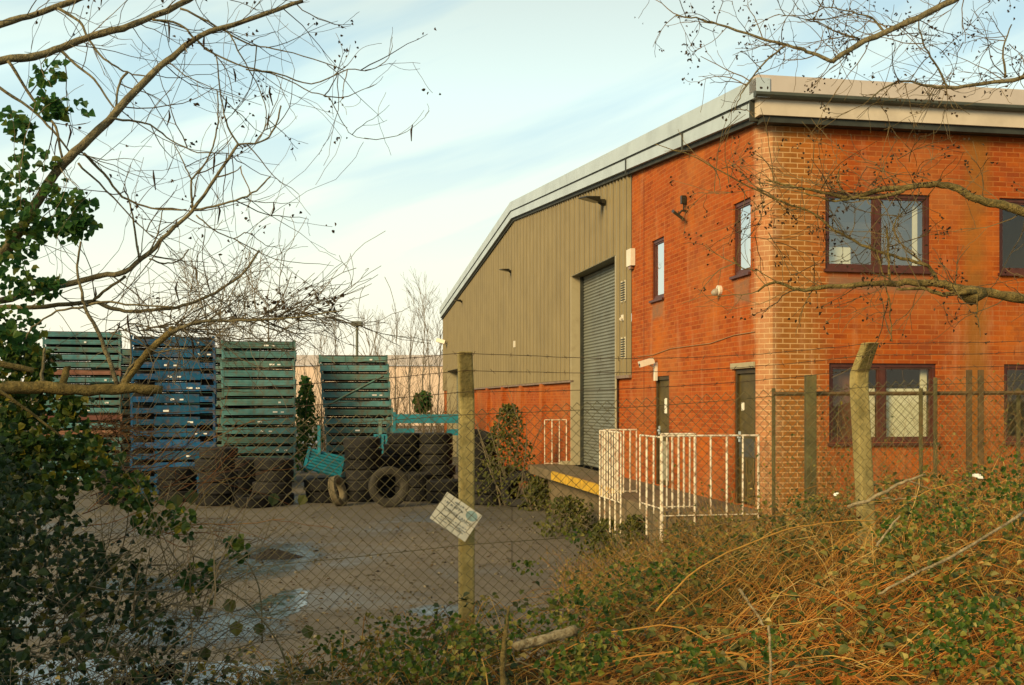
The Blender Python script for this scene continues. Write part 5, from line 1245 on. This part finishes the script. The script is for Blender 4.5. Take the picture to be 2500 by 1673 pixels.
gl = MB()
for (x, y, Z, r, n) in ((2150, 1180, 6.3, .16, 110), (2230, 1150, 6.5, .2, 140), (2060, 1215, 6.0, .10, 50), (2300, 1090, 6.6, .16, 90), (2190, 1395, 5.0, .11, 80), (2260, 1440, 4.9, .17, 150), (2150, 1500, 4.7, .10, 60), (2320, 1520, 4.6, .16, 110), (1770, 1470, 4.9, .08, 40), (1590, 1500, 4.9, .08, 44),
                        (1380, 1480, 5.0, .09, 60), (1310, 1520, 4.9, .10, 70), (1460, 1330, 6.4, .16, 90), (1330, 1390, 6.2, .16, 100), (1240, 1430, 6.0, .13, 80), (1100, 1450, 5.6, .14, 80), (960, 1440, 6.0, .14, 80), (940, 1500, 5.2, .12, 70), (1030, 1520, 5.0, .12, 70), (1560, 1290, 6.8, .12, 60), (1210, 1300, 7.0, .07, 24), (1320, 1225, 7.2, .06, 20), (870, 1520, 5.2, .10, 46), (1850, 1150, 8.5, .12, 50), (760, 1480, 5.6, .10, 30)):
    ivy_cluster(gl, D(x, y, Z), r * 1.1, int(n * .85), r5, (.014, .036), (1.5, 1.1, .8))
tag(gl.build('fresh_leaves', leafmat('fresh_bramble_leaf', [(0, (.026, .065, .007)), (.45, (.07, .13, .014)), (.8, (.17, .18, .02)), (1, (.42, .34, .08))], .5, .3)), 'fresh green bramble leaves in clumps over the bank', 'brambles', kind='stuff')

for (x, Z, zt, wd, lb) in ((1560, 15.0, .95, .55, 'straggly weeds under the middle of the near dock railing'), (1655, 14.7, 1.05, .6, 'straggly weeds under the corner end of the near dock railing')):
    bush('weed_clump', x, Z, zt, wd, lb, OLF, 620, (.02, .06), r4)
tc_ = MB()
for _ in range(95):
    x, y = pick_right(r5)
    if y > 7.2: continue
    cane(tc_, x, y, r5.uniform(-.7, .8) + (math.pi if r5.random() < .3 else 0), r5.uniform(.35, 1.0), max(.12, veg_top(x, y) - ground_z(x, y)) * r5.uniform(.4, .95), r5.uniform(.005, .0095), r5)
tag(tc_.build('thick_stems', islandmat('dead_thick_stems', [(0, (.10, .06, .02)), (.5, (.24, .15, .055)), (1, (.44, .33, .16))], .85, 40)), 'thicker dead stems lying through the brambles', 'brambles', kind='stuff')

# leaf flakes, grit and stones scattered over the yard
yl, ys_ = MB(), MB()
for _ in range(2600):
    y = 8.8 + 16 * r5.random() ** 1.5; x = r5.uniform(-.42 * y, .18 * y)
    if ground_z(x, y) > 0 or nz(x, y, 3, .5) < r5.uniform(-.5, .35): continue
    L_ = r5.uniform(.025, .07); yl.leaf(Vector((x, y, .012)), Vector((r5.uniform(-1, 1), r5.uniform(-1, 1), r5.uniform(-.05, .15))), Vector((0, 0, 1)), L_, L_ * r5.uniform(.4, .8))
for _ in range(900):
    y = 8.8 + 16 * r5.random() ** 1.4; x = r5.uniform(-.42 * y, .18 * y)
    if ground_z(x, y) > 0: continue
    q = Vector((x, y, .004)); k = r5.uniform(.008, .03); a = r5.uniform(0, 3)
    ys_.box(-k, k, -k * .7, k * .8, -k * .4, k * .7, Matrix.Translation(q) @ Matrix.Rotation(a, 4, 'Z') @ Matrix.Rotation(r5.uniform(-.5, .5), 4, 'X'))
tag(yl.build('fallen_leaves', islandmat('yard_leaf', [(0, (.04, .025, .01)), (.7, (.10, .06, .02)), (1, (.22, .15, .05))])), kind='stuff')
tag(ys_.build('gravel', islandmat('yard_grit', [(0, (.05, .045, .035)), (1, (.22, .19, .13))])), kind='stuff')

c4, l4 = MB(), MB()
for _ in range(150):
    y = r5.uniform(5.2, 7.0); x = r5.uniform(-.25 * y, -.01 * y)
    H = max(.15, interp([(-1.6, 1.02), (-.8, 1.28), (0, 1.45)], x) - ground_z(x, y)) * r5.uniform(.5, 1.1)
    cane(c4, x, y, r5.uniform(0, 6.28), r5.uniform(.3, .8), H, r5.uniform(.002, .0042), r5, l4, .55, (.022, .05))
tag(c4.build('low_stems', CAN), 'tan bramble stems low in front of the fence at the bottom centre', 'brambles', kind='stuff')
tag(l4.build('low_leaves', BLF), 'olive bramble leaves low in front of the fence at the bottom centre', 'brambles', kind='stuff')
